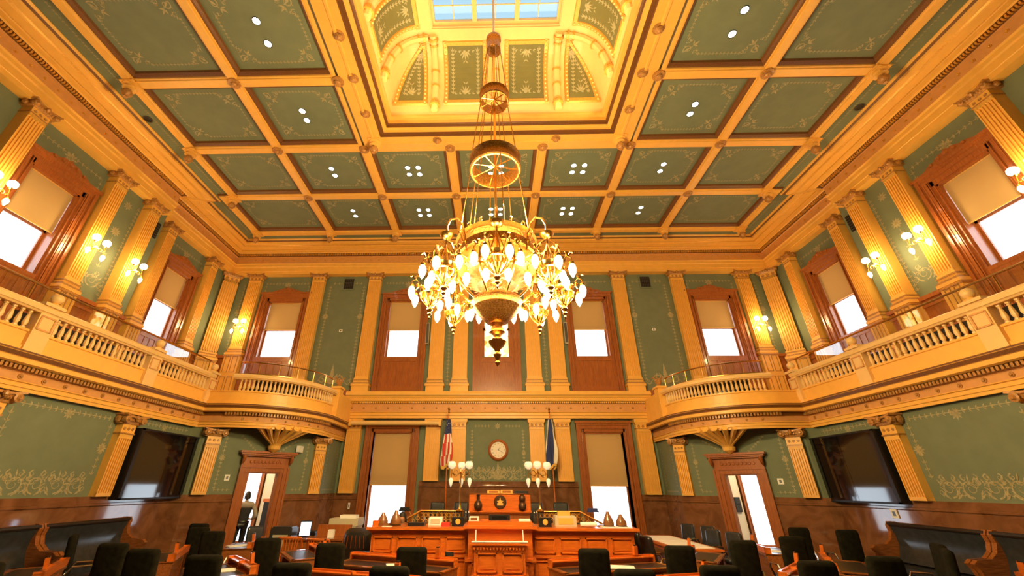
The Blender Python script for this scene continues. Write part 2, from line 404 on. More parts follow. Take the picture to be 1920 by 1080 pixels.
side_w = [(7.5, 8.82), (2.35, 3.67)]
for s, nm in ((-1, 'left'), (1, 'right')):
    b = MB()
    wall_holes(b, (s*WF, YB), (0, 1), YS-YB, FL, 10.3, (-s, 0), [(a-YB, c-YB, *UW) for a, c in side_w], depth=.45)
    fr = Frame(b, (s*WF, 0, 0), (0, 1, 0), (0, 0, 1), (-s, 0, 0))
    fr.chain(7.15, 8.38, 9.15, 8.38, .15); fr.rosette(8.15, 8.3, .25); fr.chain(9.13, 7.8, 9.13, 8.35, .15); fr.chain(7.13, 7.8, 7.13, 8.35, .15)
    for y0, y1 in ((9.8, 10.55), (11.15, 11.55)):
        fr.chain(y0, 5.1, y0, 8.4, .15)
        if y1-y0 > .5: fr.chain(y1, 5.1, y1, 8.4, .15); fr.rosette((y0+y1)/2, 7.2, .22, 10); fr.chain((y0+y1)/2, 5.9, (y0+y1)/2, 7, .2); fr.scrollband(y0+.03, y1-.03, 5.25, .6); fr.rosette((y0+y1)/2, 8.2, .2)
    struct(b.build('wall_'+nm, ['green', 'stencil']), 'sage green upper side wall with gold stencilled borders')
    b = MB(); wall_holes(b, (s*WR, YS), (0, 1), YW-YS, FL, 10.3, (-s, 0), [(12.75-YS, 13.98-YS, *UW), (12.6-YS, 14.2-YS, -1.3, 1.6)], depth=.3)
    b.quad((s*WF, YS, FL), (s*(WR+.3), YS, FL), (s*(WR+.3), YS, 10.3), (s*WF, YS, 10.3))
    fr = Frame(b, (s*WR, 0, 0), (0, 1, 0), (0, 0, 1), (-s, 0, 0))
    fr.chain(12.5, 8.38, 14.35, 8.38, .15); fr.rosette(13.4, 8.3, .22); fr.chain(14.35, 7.8, 14.35, 8.3, .15)
    fr.chain(15.2, 5.1, 15.2, 8.4, .15)
    struct(b.build('wall_recess_'+nm, ['green', 'stencil']), 'set back far end of the sage green upper side wall')
b = MB(); b.box(-12.9, 12.9, YB-.3, YB, FL, 10.3); struct(b.build('wall_rear', 'green'))

# ---- gallery slab (one piece each side, with the quarter round balcony)
ARC_C, ARC_R = (8.2, 14.33), 2.29
def arc(r, a0=-90, a1=0, n=24, s=1):
    out = []
    for i in range(n+1):
        a = math.radians(a0+(a1-a0)*i/n); out.append((s*(ARC_C[0]-r*math.cos(a)), ARC_C[1]+r*math.sin(a)))
    return out
XG = 8.85
def gal_path(d=0, s=1):
    """inner face of gallery front from near to far on side s"""
    return [(s*(XG-d), YB), (s*(XG-d), 12.04-d)]+arc(ARC_R+d, -87, 0, 22, s)+[(s*(ARC_C[0]-ARC_R-d), YW)]
for s, nm in ((-1, 'left'), (1, 'right')):
    b = MB(); pts = gal_path(-.05, s)+[(s*12.5, YW), (s*12.5, YB)]
    b.prism(pts, 1.95, GAL); o = b.build('gallery_floor', 'cream'); struct(o, 'gallery slab over the side aisle')

# ---- lower walls
door_s0 = .90; door_s1 = door_s0+1.0
for s, nm in ((-1, 'left'), (1, 'right')):
    A = (s*DIAG_A[0], DIAG_A[1]); B = (s*DIAG_B[0], DIAG_B[1]); L = math.dist(A, B); u = ((B[0]-A[0])/L, (B[1]-A[1])/L); n = (-s*abs(u[1]), -abs(u[0]))
    b = MB(); X = 8.98
    wall_holes(b, (s*X, YB), (0, 1), 12.0-YB, FL, 1.95, (-s, 0), [], depth=.2)
    b.quad((s*X, 12.0, FL), (s*8.62, 12.12, FL), (s*8.62, 12.12, 1.95), (s*X, 12.0, 1.95))
    d0 = 1.42; d1 = 2.32
    low = b; b = MB()
    wall_holes(b, A, u, L, FL, 1.95, n, [(d0, d1, FL, .37)], depth=.2)
    wall_holes(b, (s*DIAG_B[0], DIAG_B[1]), (0, 1), YW-DIAG_B[1], FL, 1.95, (-s, 0), [], depth=.2)
    fr = Frame(low, (s*X, 0, 0), (0, 1, 0), (0, 0, 1), (-s, 0, 0))
    fr.chain(10.05, 1.42, 11.9, 1.42, .13); fr.rosette(11.0, 1.38, .13)
    fr.chain(9.35, 1.38, 7.35, 1.38, .13); fr.rosette(8.35, 1.33, .15); fr.chain(9.4, .2, 9.4, 1.3, .13); fr.rosette(9.4, .75, .16, 10); fr.chain(7.3, .2, 7.3, 1.3, .13)
    fr.scrollband(7.3, 9.35, -.18, .5); fr.scrollband(3.3, 6.7, -.18, .5)
    fr.chain(3.3, 1.38, 6.7, 1.38, .13)
    un = Vector((u[0], u[1], 0)); fr = Frame(b, (A[0], A[1], 0), un, (0, 0, 1), (n[0], n[1], 0))
    fr.chain(.62, -.08, .62, 1.35, .11); fr.rosette(.62, .75, .12, 10); fr.chain(.6, -.1, 1.05, -.1, .1)
    fr.chain(3.1, -.08, 3.1, 1.35, .11); fr.rosette(3.1, .75, .12, 10); fr.chain(3.1, -.1, 2.75, -.1, .1)
    fr.chain(1.0, 1.4, 1.6, .9, .1); fr.chain(2.75, 1.4, 2.1, .9, .1)
    fr = Frame(b, (s*DIAG_B[0], DIAG_B[1], 0), (0, 1, 0), (0, 0, 1), (-s, 0, 0))
    fr.chain(.2, -.1, 1.2, -.1, .1); fr.chain(.25, 1.3, .25, 0, .1); fr.chain(1.15, 1.3, 1.15, 0, .1)
    struct(low.build('wall_lower_'+nm, ['green', 'stencil']), 'sage green lower side wall')
    struct(b.build('wall_corner_'+nm, ['green', 'stencil']), 'sage green wall with a doorway set across the corner')
    # corridor behind the door: inner partition so the aisle reads as a lit passage
    b = MB(); b.box(*sorted((s*9.2, s*12.4)), 11.7, 11.8, FL, 1.95); struct(b.build('wall_corridor', 'corridor_cream'))
    b = MB(); b.box(*sorted((s*7.35, s*8.6)), YW-.06, YW-.005, FL, 1.95); struct(b.build('wall_corridor', 'corridor_cream'))
    # marble wainscot
    b = MB(); zt = -.22
    def wain(path, sd, prof=None, mb=b):
        pr = [(.0, FL), (.09, FL), (.09, FL+.28), (.055, FL+.3), (.055, zt-.2), (.085, zt-.18), (.085, zt-.14), (.05, zt-.13), (.05, zt), (0, zt)]
        mb.sweep(path, pr, side=sd)
    wain([(s*X, YB), (s*X, 12.0), A, (A[0]+u[0]*1.16, A[1]+u[1]*1.16)], s); wain([(A[0]+u[0]*2.58, A[1]+u[1]*2.58), B, (B[0], YW)], s)
    struct(b.build('trim_1', 'marble', smooth=False), 'polished brown marble wainscot')
b = MB()
for x0, x1, zt in ((-6.0, -5.05, -.22), (5.05, 6.0, -.22), (-2.9, 2.9, .19)):
    b.sweep([(x0, YW), (x1, YW)], [(0, FL), (.09, FL), (.05, FL+.3), (.05, zt-.2), (.1, zt-.18), (.1, zt-.13), (.05, zt-.12), (.05, zt), (0, zt)], side=-1)
struct(b.build('trim_2', 'marble'), 'polished brown marble wainscot behind the rostrum')

# ---- gallery entablature and ledge
def dentils(b, path, d, z0, z1, step, w, closed=False, side=1, proj=.05, m=0):
    for i in range(len(path)-1):
        p = Vector(path[i]); q = Vector(path[i+1]); L = (q-p).length; t = (q-p)/L; nn = Vector((-t.y, t.x))*side
        k = max(1, int(L/step)); st = L/k
        for j in range(k):
            c = p+t*(st*(j+.5))
            vs = []
            for z in (z0, z1):
                for a, e in ((-w/2, d), (w/2, d), (w/2, d+proj), (-w/2, d+proj)): r = c+t*a+nn*e; vs.append((r.x, r.y, z))
            b.add(vs, [(0, 3, 2, 1), (4, 5, 6, 7), (0, 1, 5, 4), (1, 2, 6, 5), (2, 3, 7, 6), (3, 0, 4, 7)], m)
def rosettes(b, path, d, z, r, step, side=1, m=0):
    for i in range(len(path)-1):
        p = Vector(path[i]); q = Vector(path[i+1]); L = (q-p).length; t = (q-p)/L; nn = Vector((-t.y, t.x))*side
        if L < step*.6: continue
        k = max(1, int(L/step)); st = L/k
        for j in range(k):
            c = p+t*(st*(j+.5))+nn*d
            b.lathe([(r, 0), (r*.9, .015), (r*.45, .012), (r*.4, .035), (.001, .045)], (c.x, c.y, z), 8, axis=(nn.x, nn.y, 0), m=m)
# profile: architrave, frieze, dentil band, corona, plinth   (material index: 0 cream 1 frieze 2 dark)
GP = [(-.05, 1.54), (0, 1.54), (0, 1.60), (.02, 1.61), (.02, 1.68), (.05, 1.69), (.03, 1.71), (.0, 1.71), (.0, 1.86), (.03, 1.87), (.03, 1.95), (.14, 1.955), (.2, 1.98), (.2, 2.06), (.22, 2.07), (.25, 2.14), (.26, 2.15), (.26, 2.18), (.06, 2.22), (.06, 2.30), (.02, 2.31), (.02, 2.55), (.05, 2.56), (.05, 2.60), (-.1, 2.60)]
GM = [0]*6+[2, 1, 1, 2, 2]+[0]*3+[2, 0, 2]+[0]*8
for s, nm in ((-1, 'left'), (1, 'right')):
    b = MB(); P = gal_path(0, s); b.sweep(P, GP, side=s, mats=GM[:len(GP)-1])
    dentils(b, P[:2], .03, 1.875, 1.95, .075, .045, side=s, proj=.09, m=3)
    dentils(b, arc(ARC_R, -87, 0, 44, s), .03, 1.875, 1.95, .075, .045, side=s, proj=.09, m=3)
    rosettes(b, [(s*XG, YB), (s*XG, 12.0)], 0, 1.785, .05, .43, side=s, m=3)
    rosettes(b, arc(ARC_R, -80, 0, 8, s), 0, 1.785, .045, .4, side=s, m=3)
    # fan corbel under the balcony
    c0 = Vector((s*7.13, 13.35)); 
    for k in range(7):
        a = math.radians(-90+s*0+(-48+k*16)); 
        dirv = Vector((-s*math.sin(math.radians(45)-0), -math.cos(math.radians(45)))); ang = math.radians(-48+k*16)
        dv = Vector((dirv.x*math.cos(ang)-dirv.y*math.sin(ang), dirv.x*math.sin(ang)+dirv.y*math.cos(ang)))
        p0 = c0+dirv*.12; p1 = c0+dv*(.95); mid = c0+dv*.5
        b.tube([(p0.x, p0.y, 1.02), ((p0.x*.6+mid.x*.4), (p0.y*.6+mid.y*.4), 1.22), (mid.x, mid.y, 1.38), (p1.x, p1.y, 1.6)], [.05, .06, .07, .09], 6)
    b.lathe([(.02, 0), (.10, .05), (.17, .1), (.19, .2), (.15, .22)], (c0.x+dirv.x*.08, c0.y+dirv.y*.08, .93), 12)
    struct(b.build('trim_3', ['cream', 'frieze_paint', 'gilt_dark', 'cap_gold']), 'cream moulded gallery front with dentils and rosettes')
b = MB()
CP = [(-.05, 2.37), (0, 2.37), (0, 2.46), (.03, 2.47), (.03, 2.57), (.06, 2.59), (.03, 2.61), (0, 2.61), (0, 2.9), (.03, 2.91), (.03, 2.98), (.1, 2.99), (.13, 3.04), (.13, 3.10), (.16, 3.12), (.2, 3.2), (.22, 3.21), (.22, 3.26), (.2, 3.3), (.18, 3.37), (-.25, 3.37)]
CM = [0]*6+[2, 1, 1, 2, 2]+[0]*4+[2]+[0]*5
P = [(-5.95, 15.92), (5.95, 15.92)]
b.sweep(P, CP, side=-1, mats=CM[:len(CP)-1]); dentils(b, P, .03, 2.92, 2.98, .08, .045, side=-1, proj=.06)
rosettes(b, P, 0, 2.755, .045, .47, side=-1, m=3)
b.box(-5.95, 5.95, 15.95, 16.2, 2.37, 3.36)
struct(b.build('trim_4', ['cream', 'frieze_paint', 'gilt_dark', 'cap_gold']), 'cream entablature across the centre of the back wall')

# ---- main cornice
cor = [(-11.8, YB), (-11.8, 11.42), (-12.2, 11.42), (-12.2, 15.9), (12.2, 15.9), (12.2, 11.42), (11.8, 11.42), (11.8, YB)]
KP = [(-.35, 8.76), (0, 8.76), (0, 8.9), (.02, 8.91), (.02, 9.1), (.05, 9.14), (.05, 9.24), (.09, 9.28), (.05, 9.31), (.03, 9.32), (.03, 9.62), (.07, 9.65), (.07, 9.68), (.07, 9.76), (.16, 9.77), (.2, 9.80), (.34, 9.81), (.35, 9.83), (.36, 9.86), (.56, 9.9), (.57, 9.93), (.62, 9.95), (.76, 9.98), (.78, 10.03), (.86, 10.05), (.9, 10.10), (.9, 10.2)]
KM = [0]*7+[2, 2, 1, 1, 2, 2, 2]+[0]*3+[3, 0, 0, 3, 0, 0, 2, 0, 0]
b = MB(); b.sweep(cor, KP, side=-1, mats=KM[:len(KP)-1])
dentils(b, cor[:2], .07, 9.69, 9.765, .07, .04, side=-1, proj=.07, m=3); dentils(b, cor[2:6], .07, 9.69, 9.765, .08, .045, side=-1, proj=.07, m=3); dentils(b, cor[6:], .07, 9.69, 9.765, .07, .04, side=-1, proj=.07, m=3)
for i in (0, 2, 3, 4, 6): rosettes(b, cor[i:i+2], .03, 9.47, .045, .36, side=-1, m=3)
struct(b.build('trim_5', ['cream', 'frieze_paint', 'gilt_dark', 'gilt']), 'deep cream cornice with dentils below the coffered ceiling')

# ---- coffered ceiling
ceil = thing('ceiling', 'coffered ceiling of sage green panels between cream beams round a lit central well', None, (0, 0, 10.0)); del_cat = ceil.pop('category', None); ceil['kind'] = 'structure'
ys = [14.5, 12.05, 9.62, 7.15, 4.65, 2.2, -.25, -2.7]
W2 = .16
cells = []
for j in range(7):
    y1, y0 = ys[j], ys[j+1]; xe = 10.62 if j == 0 else 10.2
    for s in (-1, 1):
        cells.append(tuple(sorted((s*7.28, s*xe)))+(y0, y1)); cells.append(tuple(sorted((s*4.38, s*7.28)))+(y0, y1))
    if j in (0, 1, 5, 6):
        cells += [(-4.38, -1.52, y0, y1), (-1.52, 1.52, y0, y1), (1.52, 4.38, y0, y1)]
b = MB()
for x0, x1, y0, y1 in cells:
    # beams as sloped coffer sides: bottom lip, fascia, dark bead, panel
    P = [(x0, y0), (x1, y0), (x1, y1), (x0, y1)]
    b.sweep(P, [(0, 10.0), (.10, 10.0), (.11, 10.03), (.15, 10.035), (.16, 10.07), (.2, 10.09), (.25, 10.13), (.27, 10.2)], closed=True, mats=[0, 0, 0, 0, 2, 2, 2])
    q = MB(); e = .24; q.quad((x0+e, y0+e, 10.2), (x1-e, y0+e, 10.2), (x1-e, y1-e, 10.2), (x0+e, y1-e, 10.2))
    fr = Frame(q, ((x0+x1)/2, (y0+y1)/2, 10.2), (1, 0, 0), (0, 1, 0), (0, 0, -1))
    hw, hh = (x1-x0)/2-.45, (y1-y0)/2-.45; fr.border(-hw, -hh, hw, hh, .10, .42)
    if y1 > -1: q.build('coffer_panel', ['green', 'stencil'], ceil)
# round bosses where beams cross
for s in (-1, 1):
    for y in ys[1:6]:
        for x in ((7.28, 4.38) if y > 1 else (7.28,)):
            b.lathe([(.17, 0), (.16, -.04), (.08, -.05), (.09, -.09), (.05, -.13), (.001, -.14)][::-1], (s*x, y, 10.0), 12, m=1)
    for y in ys[1:3]: b.lathe([(.001, -.14), (.05, -.13), (.09, -.09), (.08, -.05), (.16, -.04), (.17, 0)], (s*1.52, y, 10.0), 12, m=1)
b.build('beam_grid', ['cream', 'cap_gold', 'gilt_dark'], ceil)
# plain border strip between beams and cornice, with a leaf chain
b = MB()
for s in (-1, 1):
    b.quad((s*10.2, -5.2, 10.12), (s*11.4, -5.2, 10.12), (s*11.4, 12.05, 10.12), (s*10.2, 12.05, 10.12)); b.quad((s*10.62, 12.05, 10.12), (s*11.6, 12.05, 10.12), (s*11.6, 15.2, 10.12), (s*10.62, 15.2, 10.12))
    fr = Frame(b, (0, 0, 10.12), (1, 0, 0), (0, 1, 0), (0, 0, -1)); fr.chain(s*10.58, 3, s*10.58, 11.9, .09); fr.chain(s*10.98, 12.2, s*10.98, 14.6, .09)
b.quad((-10.62, 14.5, 10.12), (10.62, 14.5, 10.12), (10.62, 15.2, 10.12), (-10.62, 15.2, 10.12))
fr.chain(-10.5, 14.76, 10.5, 14.76, .09); b.quad((-11.6, -2.7, 10.12), (11.6, -2.7, 10.12), (11.6, -5.3, 10.12), (-11.6, -5.3, 10.12))
b.build('border_strip', ['green', 'stencil'], ceil)
b = MB(); out = [(-10.2, -2.7), (10.2, -2.7), (10.2, 12.05), (10.62, 12.05), (10.62, 14.5), (-10.62, 14.5), (-10.62, 12.05), (-10.2, 12.05)]
b.sweep(out, [(0, 10.0), (.1, 10.0), (.12, 10.04), (.16, 10.06), (.17, 10.13)], closed=True, side=-1, mats=[0, 0, 1, 1]); b.build('beam_edge', ['cream', 'gilt_dark'], ceil)
# blank slab above (keeps daylight out)
b = MB()
for x0, x1, y0, y1 in ((-12.8, -3.6, YB, 16.4), (3.6, 12.8, YB, 16.4), (-3.6, 3.6, 9.1, 16.4), (-3.6, 3.6, YB, 2.7)): b.box(x0, x1, y0, y1, 10.25, 10.4)
b.build('roof_slab', 'plaster', ceil)

# ---- the well: molded band, cove, skylight
HX, HY = 3.4, 2.9
rim = [(-HX, CY-HY), (HX, CY-HY), (HX, CY+HY), (-HX, CY+HY)]
b = MB()
b.sweep(rim, [(.92, 10.0), (.62, 9.98), (.6, 9.94), (.54, 9.93), (.52, 9.97), (.3, 9.97), (.28, 10.02), (.16, 10.02), (.14, 10.10), (.06, 10.12), (.05, 10.22), (0, 10.24), (.0, 10.38), (-.06, 10.4), (-.1, 10.44), (-.1, 10.5), (.02, 10.52), (.02, 10.62)], closed=True, side=-1, mats=[0, 0, 0, 0, 0, 2, 2, 0, 0, 2, 2, 0, 0, 0, 0, 0, 0])
for s in (-1, 1):
    for k in range(-2, 3): b.lathe([(.001, -.15), (.06, -.12), (.10, -.07), (.07, -.03), (.15, -.02), (.15, 0)], (s*3.92, CY+k*1.15, 9.98), 12, m=1)
    for k in (-1.9, 1.9): b.lathe([(.001, -.15), (.06, -.12), (.10, -.07), (.07, -.03), (.15, -.02), (.15, 0)], (k, CY+s*3.36, 9.98), 12, m=1)
b.build('well_rim', ['cream', 'cap_gold', 'gilt_dark'], ceil)
CI, CZ0, CH = 1.42, 10.6, 2.1
def inset(t): return CI*(1-max(0, math.cos(t*PI/2))**.74), CZ0+CH*math.sin(t*PI/2)**.86
b = MB(); NT = 12
b.sweep(rim, [(inset(i/NT)[0], inset(i/NT)[1]) for i in range(NT+1)], closed=True, side=1)
b.sweep([(-HX+CI, CY-HY+CI), (HX-CI, CY-HY+CI), (HX-CI, CY+HY-CI), (-HX+CI, CY+HY-CI)], [(0, CZ0+CH), (-.02, CZ0+CH+.03), (.03, CZ0+CH+.05), (.03, CZ0+CH+.16), (.1, CZ0+CH+.18), (.1, CZ0+CH+.3), (.0, CZ0+CH+.3)], closed=True, side=1)
b.build('cove', 'cream_light', ceil, smooth=True)
def cove_pt(side, a, t, off=0):
    """a: position along the side from its centre; off: lift off the surface"""
    i, z = inset(t); nz = math.sin(t*PI/2); nh = math.cos(t*PI/2); i += off*nh; z -= off*nz
    if side == 'far': return (a, CY+HY-i, z)
    if side == 'near': return (a, CY-HY+i, z)
    return ((-HX+i) if side == 'left' else (HX-i), CY+a, z)
def cove_panel(side, a0f, a1f, t0=.1, t1=.9):
    """raised panel: gilt frame, green field, stencil; a0f/a1f give the edges as functions of t"""
    fr_ = MB(); N = 10
    for k in range(N):
        ta, tb = t0+(t1-t0)*k/N, t0+(t1-t0)*(k+1)/N
        for e0, e1, off, m, kk in ((0, .13, .03, 0, 0),):
            pass
        for fa, sg in ((a0f, 1), (a1f, -1)):
            A0, A1 = fa(ta), fa(tb)
            fr_.quad(cove_pt(side, A0, ta, .0), cove_pt(side, A0+sg*.03, ta, .05), cove_pt(side, A1+sg*.03, tb, .05), cove_pt(side, A1, tb, .0), 0)
            fr_.quad(cove_pt(side, A0+sg*.03, ta, .05), cove_pt(side, A0+sg*.13, ta, .04), cove_pt(side, A1+sg*.13, tb, .04), cove_pt(side, A1+sg*.03, tb, .05), 0)
            fr_.quad(cove_pt(side, A0+sg*.13, ta, .04), cove_pt(side, A0+sg*.15, ta, .0), cove_pt(side, A1+sg*.15, tb, .0), cove_pt(side, A1+sg*.13, tb, .04), 0)
    for t, sg in ((t0, 1), (t1, -1)):
        dt = .055*sg; x0, x1 = a0f(t), a1f(t)
        fr_.quad(cove_pt(side, x0, t, .0), cove_pt(side, x1, t, 0), cove_pt(side, x1, t+dt*.2, .05), cove_pt(side, x0, t+dt*.2, .05), 0)
        fr_.quad(cove_pt(side, x0, t+dt*.2, .05), cove_pt(side, x1, t+dt*.2, .05), cove_pt(side, x1, t+dt, .03), cove_pt(side, x0, t+dt, .03), 0)
    # beads along the frame
    for fa, sg in ((a0f, 1), (a1f, -1)):
        for k in range(15):
            t = t0+(t1-t0)*(k+.5)/15; fr_.sphere(cove_pt(side, fa(t)+sg*.08, t, .055), .035, 6, 1)
    root = fr_.build('panel_frame', ['gilt', 'cream_light'], ceil)
    g = MB(); 
    for k in range(N):
        ta, tb = t0+.05+(t1-t0-.1)*k/N, t0+.05+(t1-t0-.1)*(k+1)/N
        g.quad(cove_pt(side, a0f(ta)+.14, ta, .01), cove_pt(side, a1f(ta)-.14, ta, .01), cove_pt(side, a1f(tb)-.14, tb, .01), cove_pt(side, a0f(tb)+.14, tb, .01), 0)
    # stencil along the field, drawn leaf by leaf on the curve
    def lf(a, t, da, dt, w):
        L = CH*1.2; p = lambda x, y: cove_pt(side, a+x, min(.97, max(.03, t+y/L)), .016)
        ln = math.hypot(da, dt); ux, uy = da/ln, dt/ln
        g.add([p(0, 0), p(ux*ln*.45+uy*w, uy*ln*.45-ux*w), p(da, dt), p(ux*ln*.45-uy*w, uy*ln*.45+ux*w)], [(0, 1, 2, 3)], 1)
    for fa, sg in ((a0f, 1), (a1f, -1)):
        for k in range(12):
            t = t0+.13+(t1-t0-.26)*k/11; a = fa(t)+sg*.30
            lf(a, t, 0, .14, .02); lf(a, t, .07, .09, .018); lf(a, t, -.07, .09, .018)
    for t, d in ((t0+.13, 1), (t1-.12, -1)):
        x0, x1 = a0f(t)+.35, a1f(t)-.35; n = max(2, int((x1-x0)/.14))
        for k in range(n+1):
            a = x0+(x1-x0)*k/n; lf(a, t, .1, .0, .02); lf(a, t, .05, .07*d, .018)
        c = (x0+x1)/2
        for q in (-1, -.5, 0, .5, 1): lf(c, t, .22*math.sin(q), .3*d*math.cos(q), .03)
        lf(c, t+.12*d, .08, .1*d, .02); lf(c, t+.12*d, -.08, .1*d, .02)
    g.build('vault_panel', ['green_vault', 'stencil'], ceil)
K = lambda v: (lambda t: v)
for side, H, ribs in (('far', HX, (-1.97, 0, 1.97)), ('left', HY, (-1.72, 0, 1.72)), ('right', HY, (-1.72, 0, 1.72)), ('near', HX, (-1.97, 0, 1.97))):
    c = ribs[2]; g = lambda t, s_, H=H: s_*(H-inset(t)[0]-.04)
    if side != 'near':
        cove_panel(side, K(-c+.28), K(-.28)); cove_panel(side, K(.28), K(c-.28))
        if side == 'far': cove_panel(side, lambda t: min(g(t, -1), -c-.42), K(-c-.25), .1, .88)
        if side == 'far': cove_panel(side, K(c+.25), lambda t: max(g(t, 1), c+.42), .1, .88)
    for r in ribs:
        b = MB(); b.tube([cove_pt(side, r, .02+.95*i/14, .07) for i in range(15)], .11, 8)
        o = b.build('cove_rib', 'cream_light', ceil, smooth=True)
        for t, rr in ((.12, .14), (.32, .135), (.52, .135), (.86, .14), (.08, .17), (.93, .16)):
            q = MB(); q.tube([cove_pt(side, r, t-.012, .07), cove_pt(side, r, t+.012, .07)], rr, 8); q.build('rib_band', 'gilt', ceil)
# skylight frame and panes
gx, gy, gz = HX-CI-.03, HY-CI-.03, CZ0+CH+.3
b = MB()
for x in (-gx/3, gx/3): b.box(x-.07, x+.07, CY-gy, CY+gy, gz-.12, gz+.02)
for y in (-gy, gy): b.box(-gx, gx, CY+y-.05, CY+y+.05, gz-.1, gz+.05)
for x in (-gx, gx): b.box(x-.05, x+.05, CY-gy, CY+gy, gz-.1, gz+.05)
for k in range(3):
    x = -gx*2/3+k*gx*2/3; b.box(x-.012, x+.012, CY-gy, CY+gy, gz-.03, gz)
for k in range(1, 6): y = CY-gy+2*gy*k/6; b.box(-gx, gx, y-.012, y+.012, gz-.03, gz)
fr_o = b.build('window_1', 'cream_light'); struct(fr_o, 'skylight at the top of the ceiling well')
b = MB(); b.box(-gx, gx, CY-gy, CY+gy, gz+.02, gz+.03); o = b.build('pane', 'skylight_glass', fr_o)

def place(o, n):
    """matrix: local x along the wall, y out to the room, z up"""
    n = Vector((n[0], n[1], 0)).normalized(); u = Vector((n.y, -n.x, 0))
    return Matrix(((u.x, n.x, 0, o[0]), (u.y, n.y, 0, o[1]), (0, 0, 1, o[2] if len(o) > 2 else 0), (0, 0, 0, 1)))
WN = [1]
def window(o, n, hw, zb, zt, cas, floor_z, label, crest=True, sash_mid=None, recess=.3, pane='glass', apron=True, ztrim=None):
    WN[0] += 1
    root = thing('window_%d' % WN[0], label, None, (o[0], o[1], zb)); root['kind'] = 'structure'
    T = place(o, n); b = MB(); b.T = T; co = hw+cas; ztr = ztrim or zt+cas*1.15
    for s in (-1, 1):   # stepped casing
        for a0, a1, y in ((hw, hw+cas*.35, .05), (hw+cas*.35, hw+cas*.75, .085), (hw+cas*.75, co, .13)):
            b.box(*sorted((s*a0, s*a1)), 0, y, floor_z, ztr-(.0 if y > .1 else .06))
        for a in (hw+cas*.2, hw+cas*.55): b.box(*sorted((s*a, s*(a+.02))), .05, .1, floor_z, zt+cas*.4)
    b.box(-co, co, 0, .05, zt, zt+cas*.4); b.box(-co, co, 0, .09, zt+cas*.4, zt+cas*.85); b.box(-co-.04, co+.04, 0, .17, ztr-.08, ztr); b.box(-co, co, 0, .12, ztr-.16, ztr-.08)
    if crest:
        pts = [(-.75, 0), (-.62, .04), (-.5, .10), (-.38, .09), (-.3, .15), (-.18, .21), (-.08, .20), (0, .27), (.08, .20), (.18, .21), (.3, .15), (.38, .09), (.5, .10), (.62, .04), (.75, 0)]
        vs = [(x, y, ztr+z) for y in (.03, .13) for x, z in pts]; k = len(pts)
        b.add(vs, [tuple(range(k)), tuple(range(k, 2*k))]+[(i, i+1, k+i+1, k+i) for i in range(k-1)])
        for s in (-1, 1):
            for r, x, z in ((.06, .42, .07), (.07, .2, .12)): b.lathe([(r, 0), (r*.7, .03), (.01, .02)], (s*x, .13, ztr+z), 8, axis=(0, 1, 0))
        b.lathe([(.08, 0), (.05, .04), (.01, .05)], (0, .13, ztr+.15), 8, axis=(0, 1, 0))
    b.build('casing', 'wood_red', root)
    b = MB(); b.T = T
    b.box(-hw, hw, -recess, .06, zb-.1, zb)                                   # sill and jamb liners
    for s in (-1, 1): b.box(*sorted((s*hw, s*(hw-.05))), -recess, .0, zb, zt)
    b.box(-hw, hw, -recess, 0, zt-.05, zt)
    b.build('jamb', 'wood_red', root)
    b = MB(); b.T = T; y0 = -recess*.8; mid = sash_mid or (zb+zt)/2
    for a, c in ((zb, mid), (mid, zt-.05)):
        for s in (-1, 1): b.box(*sorted((s*(hw-.05), s*(hw-.11))), y0, y0+.05, a, c)
        b.box(-hw+.05, hw-.05, y0, y0+.05, a, a+.06); b.box(-hw+.05, hw-.05, y0, y0+.05, c-.05, c)
    b.build('sash', 'wood_red', root)
    b = MB(); b.T = T; b.box(-hw+.1, hw-.1, y0+.02, y0+.026, zb+.04, zt-.08); b.build('pane', pane, root)
    if apron and zb-floor_z > .3:
        b = MB(); b.T = T; b.box(-hw, hw, 0, .03, floor_z, zb-.1)
        n_ = 5
        for k in range(n_+1):
            x = -hw+.02+(2*hw-.04)*k/n_; b.box(x-.02, x+.02, .03, .05, floor_z+.3, zb-.18)
        b.box(-hw, hw, .03, .055, zb-.2, zb-.1); b.box(-hw, hw, .03, .055, floor_z, floor_z+.25); b.build('apron', 'wood_red', root)
    return root
def shade(o, n, hw, zt, zb, label, y=-.07, group='roller shades'):
    T = place(o, n); b = MB(); b.T = T; N = 8
    root = thing('roller_shade', label, 'window shade', (o[0]+n[0]*y, o[1]+n[1]*y, zb), group=group)
    for i in range(N):
        a, c = -hw+2*hw*i/N, -hw+2*hw*(i+1)/N
        b.quad((a, y, zb), (c, y, zb), (c, y, zt), (a, y, zt)); b.quad((a, y-.004, zb), (c, y-.004, zb), (c, y-.004, zt), (a, y-.004, zt))
    b.build('fabric', 'shade', root)
    b = MB(); b.T = T; b.box(-hw, hw, y-.012, y+.008, zb-.03, zb); b.build('hem_bar', 'cream', root)
    b = MB(); b.T = T; b.tube([(-hw, y-.03, zt-.02), (hw, y-.03, zt-.02)], .035, 8); b.build('roller', 'cream', root)
